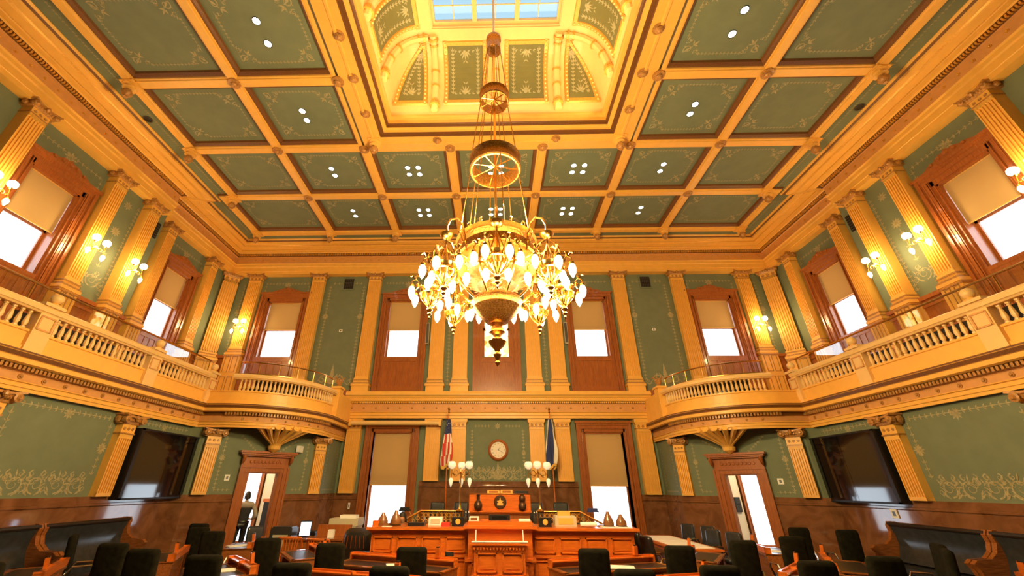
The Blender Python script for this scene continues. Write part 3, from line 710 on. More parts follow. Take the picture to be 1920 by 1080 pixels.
for s, sd in ((-1, 'left'), (1, 'right')):
    window((s*9.525, YW), (0, -1), .775, 4.9, 7.5, .36, GAL, 'tall wood framed window of the back wall, %s end' % sd)
    shade((s*9.525, YW), (0, -1), .70, 7.45, 6.17, 'tan roller shade half down in the back wall window above the %s curved balcony' % sd)
    window((s*4.05, YW), (0, -1), .75, 4.9, 7.5, .30, 3.37, 'upper wood framed window %s of the stained glass' % sd)
    shade((s*4.05, YW), (0, -1), .68, 7.45, 6.13, 'tan roller shade half down in the upper back window just %s of the chandelier' % sd)
    window((s*4.05, YW), (0, -1), .75, -1.35, 1.9, .29, FL, 'tall lower window %s of the rostrum' % sd, crest=False, ztrim=2.3, apron=False)
    shade((s*4.05, YW), (0, -1), .68, 1.88, .07, 'large tan roller shade in the lower back window %s of the clock' % sd)
    window((s*WF, 8.16), (-s, 0), .66, 4.9, 7.5, .36, GAL, 'large upper window of the %s wall, nearest the camera' % sd, recess=.42)
    shade((s*WF, 8.16), (-s, 0), .60, 7.45, 6.17, 'tan roller shade in the nearest upper window of the %s wall' % sd, y=-.1)
    window((s*WR, 13.365), (-s, 0), .615, 4.9, 7.5, .34, GAL, 'upper window of the %s wall, farther one' % sd, recess=.27)
    shade((s*WR, 13.365), (-s, 0), .56, 7.45, 6.17, 'tan roller shade in the farther upper window of the %s wall' % sd)
    window((s*9.39, YW), (0, -1), .61, -1.8, 1.9, .14, FL, 'bright corridor window seen through the %s doorway' % sd, crest=False, apron=False, ztrim=1.93, sash_mid=1.4)
window((0, YW), (0, -1), .62, 4.85, 7.5, .38, 3.37, 'stained glass window in the middle of the back wall behind the chandelier', pane='stained')

# gallery wainscot (wood panelling between pedestals)
b = MB()
for s in (-1, 1):
    for X, y0, y1 in ((WF, YB, 7.1), (WF, 9.2, YS), (WR, YS, 12.4), (WR, 14.33, YW)):
        b.box(*sorted((s*X, s*(X-.06))), y0, y1, GAL, 4.85); b.box(*sorted((s*X, s*(X-.14))), y0, y1, 4.75, 4.86); b.box(*sorted((s*X, s*(X-.10))), y0, y1, 4.55, 4.62)
    b.box(*sorted((s*10.7, s*WR)), YW-.06, YW, GAL, 4.95); b.box(*sorted((s*10.7, s*WR)), YW-.13, YW, 4.85, 4.97)
    b.box(*sorted((s*6.0, s*8.3)), YW-.05, YW, GAL, 3.5)
struct(b.build('trim_6', 'wood_red'), 'dark wood panelling along the gallery')

for s, sd in ((-1, 'left'), (1, 'right')):
    for y0, y1, t in ((4.3, 6.8, 'nearest'), (7.1, 9.5, 'middle'), (9.8, 11.8, 'farther')):
        root = thing('gallery_bench', 'dark bench behind the %s gallery balustrade, %s one' % (sd, t), 'bench', (s*9.6, (y0+y1)/2, GAL), group='dark gallery benches')
        b = MB(); b.box(*sorted((s*9.25, s*9.75)), y0, y1, GAL+.36, GAL+.44); b.build('seat', 'leather_dark', root)
        b = MB(); b.box(*sorted((s*9.75, s*9.82)), y0, y1, GAL+.4, GAL+.86); b.build('backrest', 'leather_dark', root)
        for q in (y0+.1, y1-.1): b = MB(); b.box(*sorted((s*9.3, s*9.75)), q-.03, q+.03, GAL, GAL+.36); b.build('support', 'leather_dark', root)
    root = thing('gallery_bench', 'added dark curved bench darkening the gaps of the %s corner balcony' % sd, 'bench', (s*8.2, 13.0, GAL), group='dark gallery benches')  # added to make the gaps between the curved balusters dark
    A = arc(1.75, -80, -5, 14, s); b = MB(); b.sweep(A, [(-.25, 2.66), (.2, 2.66), (.2, 2.74), (-.25, 2.74), (-.25, 2.66)]); b.build('seat', 'leather_dark', root)
    b = MB(); b.sweep(A, [(-.02, 2.3), (-.02, 2.66), (.04, 2.66), (.04, 2.3)]); b.build('support', 'leather_dark', root)
    b = MB(); b.sweep(arc(1.5, -80, -5, 14, s), [(0, 2.7), (0, 3.14), (.05, 3.14), (.05, 2.7), (0, 2.7)]); b.build('backrest', 'leather_dark', root)
# ------------------------------------------------------------------ pilasters
PILS = {}
def pilaster(o, n, w, proj, z0, zb, zs, zt, style, label, group):
    rz = math.atan2(-n[0], n[1]); key = (w, proj, z0, zb, zs, zt, style)
    if key in PILS: return dup(PILS[key], (o[0], o[1], z0), rz, label, group)
    root = thing('pilaster', label, 'pilaster', (o[0], o[1], z0), rz, group)
    PILS[key] = root; H = lambda z: z-z0; hw = w/2
    b = MB(); y = proj-.04; b.box(-hw, hw, 0, y, H(zb), H(zs)); nf = 7 if w > .5 else 6; g = w/(nf+ (nf+1)*.55+.0); fl = g; st = (w-nf*fl)/(nf+1)
    for k in range(nf+1):
        x = -hw+k*(st+fl); b.box(x, x+st, y-.001, proj, H(zb), H(zs))
    b.box(-hw, hw, y, proj, H(zb), H(zb)+.07); b.box(-hw, hw, y, proj, H(zs)-.09, H(zs)); b.build('shaft', 'cream', root, local=True)
    hc = zt-zs; b = MB()
    b.box(-hw-.015, hw+.015, 0, proj+.02, H(zs), H(zs)+.03, 1); b.box(-hw, hw, 0, proj, H(zs)+.03, H(zs)+hc*.48)
    for k in (-1, 0, 1): b.lathe([(.055*w/.56, 0), (.045*w/.56, .012), (.02, .006)], (k*w*.3, proj, H(zs)+hc*.26), 10, axis=(0, 1, 0), m=1)
    if style == 'plain':
        b.box(-hw-.02, hw+.02, 0, proj+.03, H(zs)+hc*.48, H(zs)+hc*.62); b.box(-hw-.05, hw+.05, 0, proj+.06, H(zs)+hc*.62, H(zt)); b.build('capital', ['cream', 'cap_gold'], root, local=True)
    else:
        z1 = H(zs)+hc*.48; z2 = H(zt); m = 1
        # bell flares outward under a sagging abacus
        N = 8
        for i in range(N):
            a, c = -1+2*i/N, -1+2*(i+1)/N
            def q(t, k): return (t*(hw+.01+.09*k), proj+(.02+.10*k*(1-.45*(1-abs(t)))), z1+(z2-z1)*.8*k)
            b.quad(q(a, 0), q(c, 0), q(c, 1), q(a, 1), m)
            f = lambda t: z2-.02-.045*(1-t*t)
            e = lambda t: proj+.15-.05*(1-t*t)
            W_ = hw+.13
            b.add([(a*W_, 0, f(a)-.035), (c*W_, 0, f(c)-.035), (c*W_, e(c), f(c)-.035), (a*W_, e(a), f(a)-.035), (a*W_, 0, f(a)+.01), (c*W_, 0, f(c)+.01), (c*W_, e(c), f(c)+.01), (a*W_, e(a), f(a)+.01)],
                  [(0, 3, 2, 1), (4, 5, 6, 7), (0, 1, 5, 4), (1, 2, 6, 5), (2, 3, 7, 6), (3, 0, 4, 7)], m)
        b.box(-hw-.08, hw+.08, 0, proj+.02, z1, z2-.04, m)
        for s in (-1, 1):
            r = min(.085, (z2-z1)*.34)
            b.lathe([(r, -.05), (r, .05), (r*.6, .06), (r*.3, .09), (.01, .09)], (s*(hw+.045), proj+.07, z2-.06-r), 10, axis=(0, 1, 0), m=m)
            b.lathe([(r, -.05), (r, .05), (r*.5, .07), (.01, .07)], (s*(hw+.07), proj*.5, z2-.06-r), 10, axis=(s, 0, 0), m=m)
            for k in range(3): b.sphere((s*(.04+.08*k)*w/.56, proj+.07, z1+(z2-z1)*.35), .028, 6, m)
        b.sphere((0, proj+.12, z2-.1), .05, 8, m, sz=1.3)
        b.build('capital', ['cream', 'cap_gold'], root, local=True)
    if zb > z0+.02:
        b = MB(); hb = min(.33, zb-z0)
        for d, a, c, mm in ((.02, 0, .06, 0), (.045, .06, .10, 1), (.03, .10, .18, 0), (.07, .18, .24, 1), (.09, .24, hb, 0)):
            b.box(-hw-d, hw+d, 0, proj+d, H(zb)-c, H(zb)-a, mm)
        b.build('base', ['cream', 'cap_gold'], root, local=True)
        if zb-hb > z0+.05:
            b = MB(); zp = H(zb)-hb; e = .06; b.box(-hw-e, hw+e, 0, proj+e, 0, zp)
            if zp > 1:
                for s in (-1, 1):
                    x0, x1 = sorted((s*.04, s*(hw-.02))); y = proj+e
                    for k in range(2):
                        z_a, z_b = zp-.85*(k+1)+.1, zp-.85*k-.08
                        b.box(x0, x0+.02, y, y+.015, z_a, z_b, 1); b.box(x1-.02, x1, y, y+.015, z_a, z_b, 1); b.box(x0, x1, y, y+.015, z_b-.02, z_b, 1); b.box(x0, x1, y, y+.015, z_a, z_a+.02, 1)
                b.box(-hw-e-.03, hw+e+.03, 0, proj+e+.03, zp-.07, zp-.03, 1)
            b.build('pedestal', ['cream', 'cap_gold'], root, local=True)
    return root
G1 = 'fluted pilasters of the upper walls'; G2 = 'fluted pilasters of the lower walls'
for s, sd in ((-1, 'left'), (1, 'right')):
    n = (-s, 0)
    for y, t in ((4.4, 'front'), (6.9, 'front')):
        pilaster((s*WF, y), n, .42, .32, GAL, 5.08, 8.42, 8.82, 'ionic', ('cream fluted pilaster on the near side of the closest upper window, %s wall' if y > 5 else 'cream fluted upper pilaster at the outer edge of the photo, %s wall') % sd, G1)
    pilaster((s*WF, 9.47), n, .42, .32, GAL, 5.08, 8.42, 8.82, 'ionic', 'fluted pilaster with the nearer full sconce, just beyond the closest %s wall window' % sd, G1)
    pilaster((s*WF, 10.85), n, .42, .32, GAL, 5.08, 8.42, 8.82, 'ionic', 'middle of the three fluted pilasters between the %s wall windows' % sd, G1)
    pilaster((s*WR, 12.15), n, .40, .30, GAL, 5.12, 8.42, 8.82, 'ionic', 'fluted pilaster just before the farther upper window of the %s wall' % sd, G1)
    pilaster((s*WR, 14.68), n, .40, .30, GAL, 5.12, 8.42, 8.82, 'ionic', 'fluted pilaster between the farther %s wall window and the room corner' % sd, G1)
    pilaster((s*12.42, 16.17), (-s*.7, -.7), .62, .42, GAL, 5.05, 8.42, 8.82, 'ionic', 'folded pilaster standing in the far %s corner of the upper wall' % sd, G1)
    pilaster((s*11.1, YW), (0, -1), .56, .20, GAL, 5.27, 8.48, 8.82, 'ionic', 'back wall pilaster with a lit sconce, between the %s corner and end window' % sd, G1)
    pilaster((s*8.15, YW), (0, -1), .56, .20, 3.37, 3.95, 8.48, 8.82, 'ionic', 'back wall pilaster rising behind the %s curved balcony, inner side of the window' % sd, G1)
    pilaster((s*5.53, YW), (0, -1), .56, .20, 3.37, 3.95, 8.48, 8.82, 'ionic', 'upper pilaster on the outer side of the window %s of the chandelier' % sd, G1)
    pilaster((s*2.51, YW), (0, -1), .60, .20, 3.37, 3.95, 8.48, 8.82, 'ionic', 'upper pilaster on the inner side of the window %s of the chandelier' % sd, G1)
    pilaster((s*1.52, YW), (0, -1), .60, .20, 3.37, 3.95, 8.48, 8.82, 'ionic', 'cream fluted pilaster just %s of the stained glass window' % sd, G1)
    for y, t in ((6.85, 'nearest the camera'), (9.73, 'between the wall screen and the scrollwork panel'), ):
        pilaster((s*8.98, y), n, .38, .17, -.22, -.22, 1.08, 1.54, 'ionic', 'fluted lower pilaster on the %s wall %s' % (sd, t), G2)
    dn = (-s*.707, -.707)
    pilaster((s*8.42, 12.28), dn, .36, .15, -.22, -.22, 1.08, 1.54, 'ionic', 'fluted lower pilaster between the wall screen and the %s corner door' % sd, G2)
    pilaster((s*6.17, 14.62), dn, .36, .15, -.22, -.22, 1.08, 1.54, 'ionic', 'fluted lower pilaster on the inner side of the %s corner door' % sd, G2)
    pilaster((s*5.53, YW), (0, -1), .54, .2, -.22, -.22, 2.0, 2.36, 'plain', 'lower pilaster on the outer side of the window %s of the rostrum' % sd, G2)
    pilaster((s*2.47, YW), (0, -1), .56, .2, .19, .19, 2.06, 2.36, 'plain', 'lower pilaster on the outer side of the flag %s of the clock' % sd, G2)
    pilaster((s*1.49, YW), (0, -1), .56, .2, .19, .19, 2.06, 2.36, 'plain', 'lower pilaster on the inner side of the flag %s of the clock' % sd, G2)

# ------------------------------------------------------------------ ceiling pendants
def pendant_proto():
    root = thing('ceiling_pendant', 'x', 'ceiling pendant', (0, 0, 0)); b = MB()
    b.box(-.2, .2, -.2, .2, -.03, 0); b.lathe([(.19, -.03), (.19, -.06), (.13, -.08), (.12, -.14), (.16, -.17), (.08, -.2)], n=14); b.build('mount', ['cream', 'cap_gold'], root, local=True)
    b = MB(); b.lathe([(.08, -.2), (.07, -.23), (.13, -.29), (.135, -.33), (.10, -.40), (.05, -.44), (.06, -.47), (.001, -.5)], n=14); b.build('fluted_drop', 'cap_gold', root, local=True, smooth=True)
    return root
pp = None
pl = []
for s, sd in ((-1, 'left'), (1, 'right')):
    for y, t in ((12.05, 'third beam back'), (9.62, 'second beam back'), (7.15, 'beam nearest the camera'), (4.65, 'beam overhead')): pl.append((s*10.2, y, 'gilded drop pendant on the %s edge beam of the ceiling, %s' % (sd, t)))
    pl.append((s*10.55, 14.43, 'gilded drop pendant at the far %s corner of the coffered ceiling' % sd))
    pl.append((s*7.28, 14.45, 'gilded drop pendant on the far edge beam, next to the %s corner pendant' % sd))
    pl.append((s*4.38, 14.45, 'gilded drop pendant on the far edge beam, second in from the %s corner' % sd))
    pl.append((s*1.52, 14.45, 'gilded drop pendant on the far edge beam just %s of the chandelier' % sd))
    pl.append((s*3.92, 9.3, 'large gilded drop pendant at the far %s corner of the ceiling well' % sd))
for x, y, t in pl:
    if pp is None: pp = pendant_proto(); pp.location = (x, y, 10.0+EYE); pp['label'] = t; pp['group'] = 'ceiling drop pendants'
    else: dup(pp, (x, y, 9.97 if abs(x) < 4 and y < 10 else 10.0), None, t, 'ceiling drop pendants')

# ------------------------------------------------------------------ recessed lights
def can_proto():
    root = thing('recessed_light', 'x', 'ceiling light', (0, 0, 0)); b = MB()
    b.lathe([(.085, 0), (.105, 0), (.105, -.012), (.088, -.012), (.085, 0)], n=16, cap=False); b.build('trim_ring', 'black', root, local=True)
    b = MB(); b.lathe([(.001, -.006), (.088, -.006)], n=16, cap=False); b.build('lens', 'can_glow', root, local=True); return root
cp_ = None
rows = [(5.92, .28, 'beside the well'), (8.42, .17, 'by the far end of the well'), (10.87, .17, 'first row beyond the well'), (13.3, .18, 'farthest row')]
GC = 'recessed ceiling lights'
def can(x, y, t):
    global cp_
    if cp_ is None: cp_ = can_proto(); cp_.location = (x, y, 10.195+EYE); cp_['label'] = t; cp_['group'] = GC
    else: dup(cp_, (x, y, 10.195), None, t, GC)
for y, h, rt in rows:
    for s, sd in ((-1, 'left'), (1, 'right')):
        for e, et in ((-h, 'nearer'), (h, 'farther')): can(s*5.9, y+e, '%s of two ceiling lights in %s coffer, %s' % (et, sd, rt))
    if y > 10:
        for x, ct in ((-2.97, 'left of the chandelier'), (0, 'behind the chandelier rod'), (2.94, 'right of the chandelier')):
            for e, et in ((-h, 'near'), (h, 'far')):
                for q, qt in ((-.19, 'left'), (.19, 'right')): can(x+q, y+e, '%s %s of four ceiling lights %s, %s' % (et, qt, ct, rt))
for s, sd in ((-1, 'left'), (1, 'right')):
    root = thing('ceiling_speaker', 'small dark round grille in the %s green border strip of the ceiling' % sd, 'speaker', (s*10.75, 8.38, 10.11)); b = MB()
    b.lathe([(.001, -.02), (.06, -.015), (.1, -.01), (.11, 0)], n=14); b.build('grille', 'black', root, local=True)
    b = MB(); b.lathe([(.11, 0), (.13, 0), (.13, -.012), (.11, -.012)], n=14, cap=False); b.build('rim', 'chrome_dark', root, local=True)

# ------------------------------------------------------------------ wall sconces
def sconce_proto():
    root = thing('wall_sconce', 'x', 'wall sconce', (0, 0, 0)); b = MB()
    b.lathe([(.001, 0), (.07, 0), (.075, .015), (.04, .03), (.02, .05)], (0, 0, 0), 12, axis=(0, 1, 0)); b.tube([(0, .03, 0), (0, .16, .02), (0, .24, 0)], .014, 6)
    b.sphere((0, .24, 0), .035, 8); b.build('bracket', 'brass', root, local=True, smooth=True)
    for s in (-1, 1):
        b = MB(); b.tube([(0, .24, 0), (s*.08, .25, .03), (s*.15, .25, -.03), (s*.2, .25, .02), (s*.19, .25, .1), (s*.17, .25, .16)], .011, 6)
        b.tube([(s*.07+.055*math.cos(a*PI/6), .25, .0+.055*math.sin(a*PI/6)) for a in range(12)], .008, 5, closed=True)
        b.tube([(s*.15, .25, -.03), (s*.2, .25, .0), (s*.235, .25, -.06)], .01, 6); b.lathe([(.02, -.02), (.05, .02), (.045, .03)], (s*.17, .25, .16), 10); b.lathe([(.02, .02), (.04, -.01), (.035, -.03)], (s*.235, .25, -.07), 10)
        arm = b.build('arm', 'brass', root, local=True, smooth=True)
        b = MB(); b.lathe([(.045, 0), (.085, .04), (.1, .09), (.09, .15), (.055, .185)], (s*.17, .25, .185), 14, cap=False); b.lathe([(.001, .11), (.09, .11)], (s*.17, .25, .185), 14, cap=False); b.build('globe', 'bulb_side', arm, local=True, smooth=True)
        b = MB(); b.lathe([(.03, 0), (.055, -.05), (.05, -.11), (.02, -.18), (.001, -.2)], (s*.235, .25, -.09), 12); b.build('teardrop_bulb', 'bulb_side', arm, local=True, smooth=True)
    return root
sp = None
for s, sd in ((-1, 'left'), (1, 'right')):
    for x, y, z, n, t in ((s*11.78, 6.9, 6.1, (-s, 0), 'brass sconce with lit globes at the %s edge of the photo beside the nearest window'),
                          (s*11.78, 9.47, 6.1, (-s, 0), 'lit brass sconce on the %s wall, first beyond the nearest window'),
                          (s*11.78, 10.85, 6.1, (-s, 0), 'lit brass sconce on the %s wall, second beyond the nearest window'),
                          (s*11.1, 16.0, 6.1, (0, -1), 'brass sconce on the back wall above the %s curved balcony')):
        rz = math.atan2(-n[0], n[1])
        if sp is None: sp = sconce_proto(); sp.location = (x, y, z+EYE); sp.rotation_euler = (0, 0, rz); sp['label'] = t % sd; sp['group'] = 'wall sconces'
        else: dup(sp, (x, y, z), rz, t % sd, 'wall sconces')
        lamp('sconce_light', 'POINT', (x+n[0]*.32, y+n[1]*.32, z+.05), 22, (1, .72, .30), size=.12)

# ------------------------------------------------------------------ balustrades
BPROF = [(.040, 0), (.040, .03), (.022, .04), (.030, .055), (.044, .10), (.040, .15), (.024, .25), (.020, .27), (.030, .275), (.030, .29), (.022, .295), (.036, .31), (.036, .34)]
BAL = [None]
def baluster(root, x, y, z=2.60, a=PI/4, m='cream_light'):
    if BAL[0] is None:
        b = MB(); b.lathe(BPROF, n=8); o = b.build('baluster', m, root, local=True, smooth=True); BAL[0] = o
    else: o = BAL[0].copy(); COL.objects.link(o); o.parent = root
    l = root_loc(root); o.location = (x-l.x, y-l.y, z+EYE-l.z); return o
RAIL = [(-.09, 2.94), (.09, 2.94), (.11, 2.97), (.13, 2.98), (.14, 3.05), (.12, 3.08), (.09, 3.10), (-.12, 3.10), (-.12, 2.96), (-.09, 2.94)]
for s, sd in ((-1, 'left'), (1, 'right')):
    root = thing('balustrade', 'cream stone balustrade running along the %s gallery' % sd, 'balustrade', (s*XG, 8.0, 2.6))
    b = MB(); b.sweep([(s*XG, YB), (s*XG, 12.05)], RAIL, side=s); b.build('handrail', 'cream_light', root)
    piers = [4.2, 6.95, 9.7, 12.02]
    for y in piers:
        b = MB(); w = .17; b.box(*sorted((s*(XG+.1), s*(XG-.10))), y-w, y+w, 2.22, 2.95); b.box(*sorted((s*(XG+.14), s*(XG-.13))), y-w-.03, y+w+.03, 3.10, 3.16)
        for q in (-1, 1):
            b.box(*sorted((s*(XG-.10), s*(XG-.115))), y+q*w*.75-.015, y+q*w*.75+.015, 2.62, 2.9, 1)
        b.box(*sorted((s*(XG-.10), s*(XG-.115))), y-w*.75, y+w*.75, 2.88, 2.91, 1); b.box(*sorted((s*(XG-.10), s*(XG-.115))), y-w*.75, y+w*.75, 2.62, 2.65, 1)
        b.build('pier', ['cream_light', 'frieze_paint'], root)
    for i in range(len(piers)-1):
        y0, y1 = piers[i]+.2, piers[i+1]-.2; k = round((y1-y0)/.138)
        for j in range(k): baluster(root, s*(XG), y0+(y1-y0)*(j+.5)/k)
    b = MB(); b.box(*sorted((s*(XG-.1), s*(XG+.1))), YB, 4.05, 2.6, 2.95); b.build('parapet', 'cream_light', root)
    root = thing('curved_balustrade', 'curved cream balustrade of the quarter round balcony at the far %s corner' % sd, 'balustrade', (s*8.2, 12.1, 2.6))
    b = MB(); b.sweep(arc(ARC_R, -88, 4, 28, s), RAIL, side=s); b.build('handrail', 'cream_light', root)
    for j in range(28):
        a = math.radians(-84+84*(j+.5)/28); baluster(root, s*(ARC_C[0]-ARC_R*math.cos(a)), ARC_C[1]+ARC_R*math.sin(a))
    b = MB(); x0, x1 = sorted((s*5.72, s*6.0)); b.box(x0, x1, 14.45, 14.8, 2.2, 3.2); b.box(x0-.04, x1+.04, 14.4, 14.85, 3.2, 3.27)
    b.box(x0+.03, x1-.03, 14.43, 14.45, 2.35, 2.9); b.box(x0, x1, 14.8, 16.0, 2.2, 3.05); b.build('end_pier', 'cream', root)
    # brass guard rail with glass
    root = thing('glass_guard', 'clear glass guard with brass top rail above the %s gallery balustrade' % sd, 'railing', (s*(XG+.12), 8.0, 3.1))
    b = MB(); b.tube([(s*(XG+.12), YB+.1, 3.5), (s*(XG+.12), 11.95, 3.5)], .024, 8); b.build('top_rail', 'brass', root, smooth=True)
    for y in (4.5, 6.6, 8.2, 10.0, 11.9):
        b = MB(); b.tube([(s*(XG+.12), y, 3.1), (s*(XG+.12), y, 3.5)], .014, 6); b.build('post', 'brass', root)
    for y0, y1 in ((YB+.2, 1), (1.05, 4.48), (4.52, 6.58), (6.62, 8.18), (8.22, 9.98), (10.02, 11.88)):
        b = MB(); b.box(*sorted((s*(XG+.115), s*(XG+.125))), y0, y1, 3.12, 3.46); b.build('glass_panel', 'guard_glass', root)
    root = thing('curved_glass_guard', 'curved brass rail with glass on top of the %s balcony' % sd, 'railing', (s*8.2, 12.2, 3.1))
    A = arc(ARC_R-.12, -88, 3, 24, s); b = MB(); b.tube([(x, y, 3.52) for x, y in A], .022, 8); b.build('top_rail', 'brass', root, smooth=True)
    for k in (0, 4, 8, 12, 16, 20, 24):
        b = MB(); b.tube([(A[k][0], A[k][1], 3.1), (A[k][0], A[k][1], 3.52)], .012, 6); b.build('post', 'brass', root)
    b = MB(); b.sweep(A, [(0, 3.12), (0, 3.47)]); b.build('glass_panel', 'guard_glass', root)
    b = MB(); b.sweep(A, [(.012, 3.1), (.012, 3.17), (-.012, 3.17), (-.012, 3.1)]); b.build('shoe', 'brass', root)
    for y, t in ((6.98, 'nearest the camera'), (9.72, 'middle one'), (12.0, 'where the curved balcony begins')):
        root = thing('ball_finial', 'round cream ball on the %s gallery pier, %s' % (sd, t), 'finial', (s*(XG-.02), y, 3.16), group='ball finials')
        b = MB(); b.lathe([(.12, 0), (.12, .02), (.06, .04), (.05, .06)], n=14); b.build('foot', 'cream', root, local=True)
        b = MB(); b.sphere((0, 0, .15), .105, 14); b.build('ball', 'cream_light', root, local=True, smooth=True)
    root = thing('torch_urn', 'pale leafy urn on the end pier of the %s curved balcony' % sd, 'urn', (s*5.86, 14.62, 3.27)); b = MB()
    b.lathe([(.08, 0), (.05, .05), (.10, .14), (.13, .22), (.1, .26)], n=12); b.build('bowl', 'cap_gold', root, local=True)
    for k in range(6):
        a = k*PI/3; b = MB(); b.tube([(.06*math.cos(a), .06*math.sin(a), .2), (.12*math.cos(a), .12*math.sin(a), .32), (.19*math.cos(a), .19*math.sin(a), .36), (.2*math.cos(a), .2*math.sin(a), .3)], [.025, .02, .014, .006], 5); b.build('leaf', 'cap_gold', root, local=True)

# ================================================================== CHANDELIER
CS = 5.9/5.4
ch = thing('chandelier', 'huge gilt chandelier hung from the ceiling well, blazing with teardrop bulbs', 'chandelier', (-.09, CY, 1.5*CS))
def cl(mb):      # local drawing space: origin on the rod, z relative to eye, scaled
    mb.T = Matrix.Translation((-.09, CY, 0)) @ Matrix.Scale(CS, 4); return mb
b = cl(MB()); b.tube([(0, 0, (CZ0+CH+.25)/CS), (0, 0, 3.0)], .022, 8)
for z in (11.5, 10.6, 10.0, 9.4, 7.9, 6.4, 6.1, 4.7, 4.3): b.sphere((0, 0, z), .045, 8)
b.build('rod', 'brass', ch, smooth=True)
def band(name, r, z0, z1, hub=True):
    b = cl(MB()); h = z1-z0
    b.lathe([(r*.94, z0), (r, z0), (r*1.05, z0+h*.08), (r*1.02, z0+h*.16), (r*.97, z0+h*.3), (r*.97, z0+h*.7), (r*1.02, z0+h*.82), (r*1.06, z0+h*.92), (r*1.02, z1), (r*.94, z1), (r*.94, z0)], n=36, cap=False)
    ring = b.build(name, 'brass_chased', ch, smooth=True); n = int(r*60); b = cl(MB())
    for k in range(n):
        a = 2*PI*k/n; b.sphere((r*math.cos(a), r*math.sin(a), z0+h*.5), h*.15, 6)
    b.build('beading', 'brass', ring, smooth=True)['kind'] = 'stuff'
    if hub:
        b = cl(MB()); b.sphere((0, 0, z0+h*.4), r*.2, 10, sz=.8)
        for k in range(8): a = PI*k/4+.2; b.tube([(0, 0, z0+h*.4), (r*.95*math.cos(a), r*.95*math.sin(a), z0+h*.4)], .012, 5)
        b.build('hub_spokes', 'brass', ch, smooth=True)
b = cl(MB()); b.lathe([(.03, 8.98), (.10, 8.96), (.16, 8.88), (.165, 8.8), (.14, 8.76), (.15, 8.6), (.155, 8.45), (.11, 8.42), (.06, 8.36), (.02, 8.3)], n=18); b.build('crown', 'brass_chased', ch, smooth=True)
band('upper_ring', .28, 6.80, 7.06); band('middle_ring', .44, 5.02, 5.33)
band('drum_ring', .60, 3.17, 3.44, hub=False)
b = cl(MB()); b.lathe([(.57, 3.18), (.55, 3.12), (.5, 3.05), (.52, 3.0), (.6, 3.0), (.62, 3.08), (.6, 3.17)], n=36, cap=False)
b.lathe([(.62, 3.44), (.65, 3.5), (.6, 3.53), (.55, 3.48)], n=36, cap=False); b.build('drum_lip', 'gilt', ch, smooth=True)
def chains(r0, z0, r1, z1, n, nb, ph=0):
    for k in range(n):
        a = 2*PI*k/n+ph; p0 = Vector((r0*math.cos(a), r0*math.sin(a), z0)); p1 = Vector((r1*math.cos(a), r1*math.sin(a), z1))
        b = cl(MB()); b.tube([p0, p1], .008, 5); cn = b.build('chain', 'brass_chased', ch, smooth=True)
        for j in range(nb): b = cl(MB()); b.sphere(p0.lerp(p1, (j+.7)/nb), .036, 7); b.build('bead', 'brass_chased', cn, smooth=True)
chains(.15, 8.45, .28, 7.04, 8, 4, .2); chains(.27, 6.8, .43, 5.33, 8, 4, .2); chains(.44, 5.02, .60, 3.5, 8, 4, .2)
b = cl(MB())     # crown work standing on the drum
for k in range(16):
    a = 2*PI*k/16; c, sn = math.cos(a), math.sin(a)
    b.tube([(c*.6, sn*.6, 3.5), (c*.63, sn*.63, 3.58), (c*.58, sn*.58, 3.64), (c*.55, sn*.55, 3.6)], .013, 5); b.sphere((c*.61, sn*.61, 3.68 if k % 2 else 3.58), .03, 6)
for k in range(8):
    a = 2*PI*k/8; c, sn = math.cos(a), math.sin(a); b.tube([(c*.58, sn*.58, 3.5), (c*.4, sn*.4, 3.72), (c*.18, sn*.18, 3.74), (c*.03, sn*.03, 3.6)], .014, 5)
b.lathe([(.02, 3.9), (.07, 3.8), (.12, 3.7), (.08, 3.6), (.03, 3.5)], n=12); b.build('crest_work', 'brass', ch, smooth=True)
b = cl(MB())     # straps from drum to bowl, pierced gallery
for k in range(8):
    a = 2*PI*k/8+PI/8; c, sn = math.cos(a), math.sin(a)
    b.tube([(c*.6, sn*.6, 3.1), (c*.64, sn*.64, 2.9), (c*.6, sn*.6, 2.72), (c*.46, sn*.46, 2.58), (c*.36, sn*.36, 2.5)], .02, 6)
b.build('strap', 'brass', ch, smooth=True)
b = cl(MB()); b.lathe([(.08, 2.80), (.30, 2.74), (.50, 2.84), (.52, 2.86)], n=32, cap=False)
for k in range(24): a = 2*PI*k/24; b.tube([(.1*math.cos(a), .1*math.sin(a), 2.77), (.48*math.cos(a), .48*math.sin(a), 2.80)], .012, 4)
b.build('reflector_dish', 'cap_gold', ch, smooth=True)
b = cl(MB()); b.lathe([(.30, 2.50), (.36, 2.50), (.38, 2.46), (.35, 2.43), (.34, 2.38), (.36, 2.36), (.33, 2.33), (.27, 2.26), (.2, 2.19), (.16, 2.14), (.1, 2.12)], n=30)
for k in range(20): a = 2*PI*k/20; b.sphere((.31*math.cos(a), .31*math.sin(a), 2.3), .032, 6)
for k in range(14): a = 2*PI*k/14; b.sphere((.23*math.cos(a), .23*math.sin(a), 2.21), .03, 6)
b.build('bowl', 'brass_chased', ch, smooth=True)
b = cl(MB()); b.lathe([(.1, 2.12), (.06, 2.08), (.11, 2.03), (.12, 1.99), (.06, 1.95), (.05, 1.91), (.10, 1.88), (.13, 1.85), (.10, 1.79), (.05, 1.74), (.03, 1.70), (.06, 1.66), (.035, 1.61), (.02, 1.57), (.04, 1.545), (.02, 1.51), (.001, 1.49)], n=18); b.build('finial', 'brass', ch, smooth=True)
bulbmesh = None
R8 = 1.0
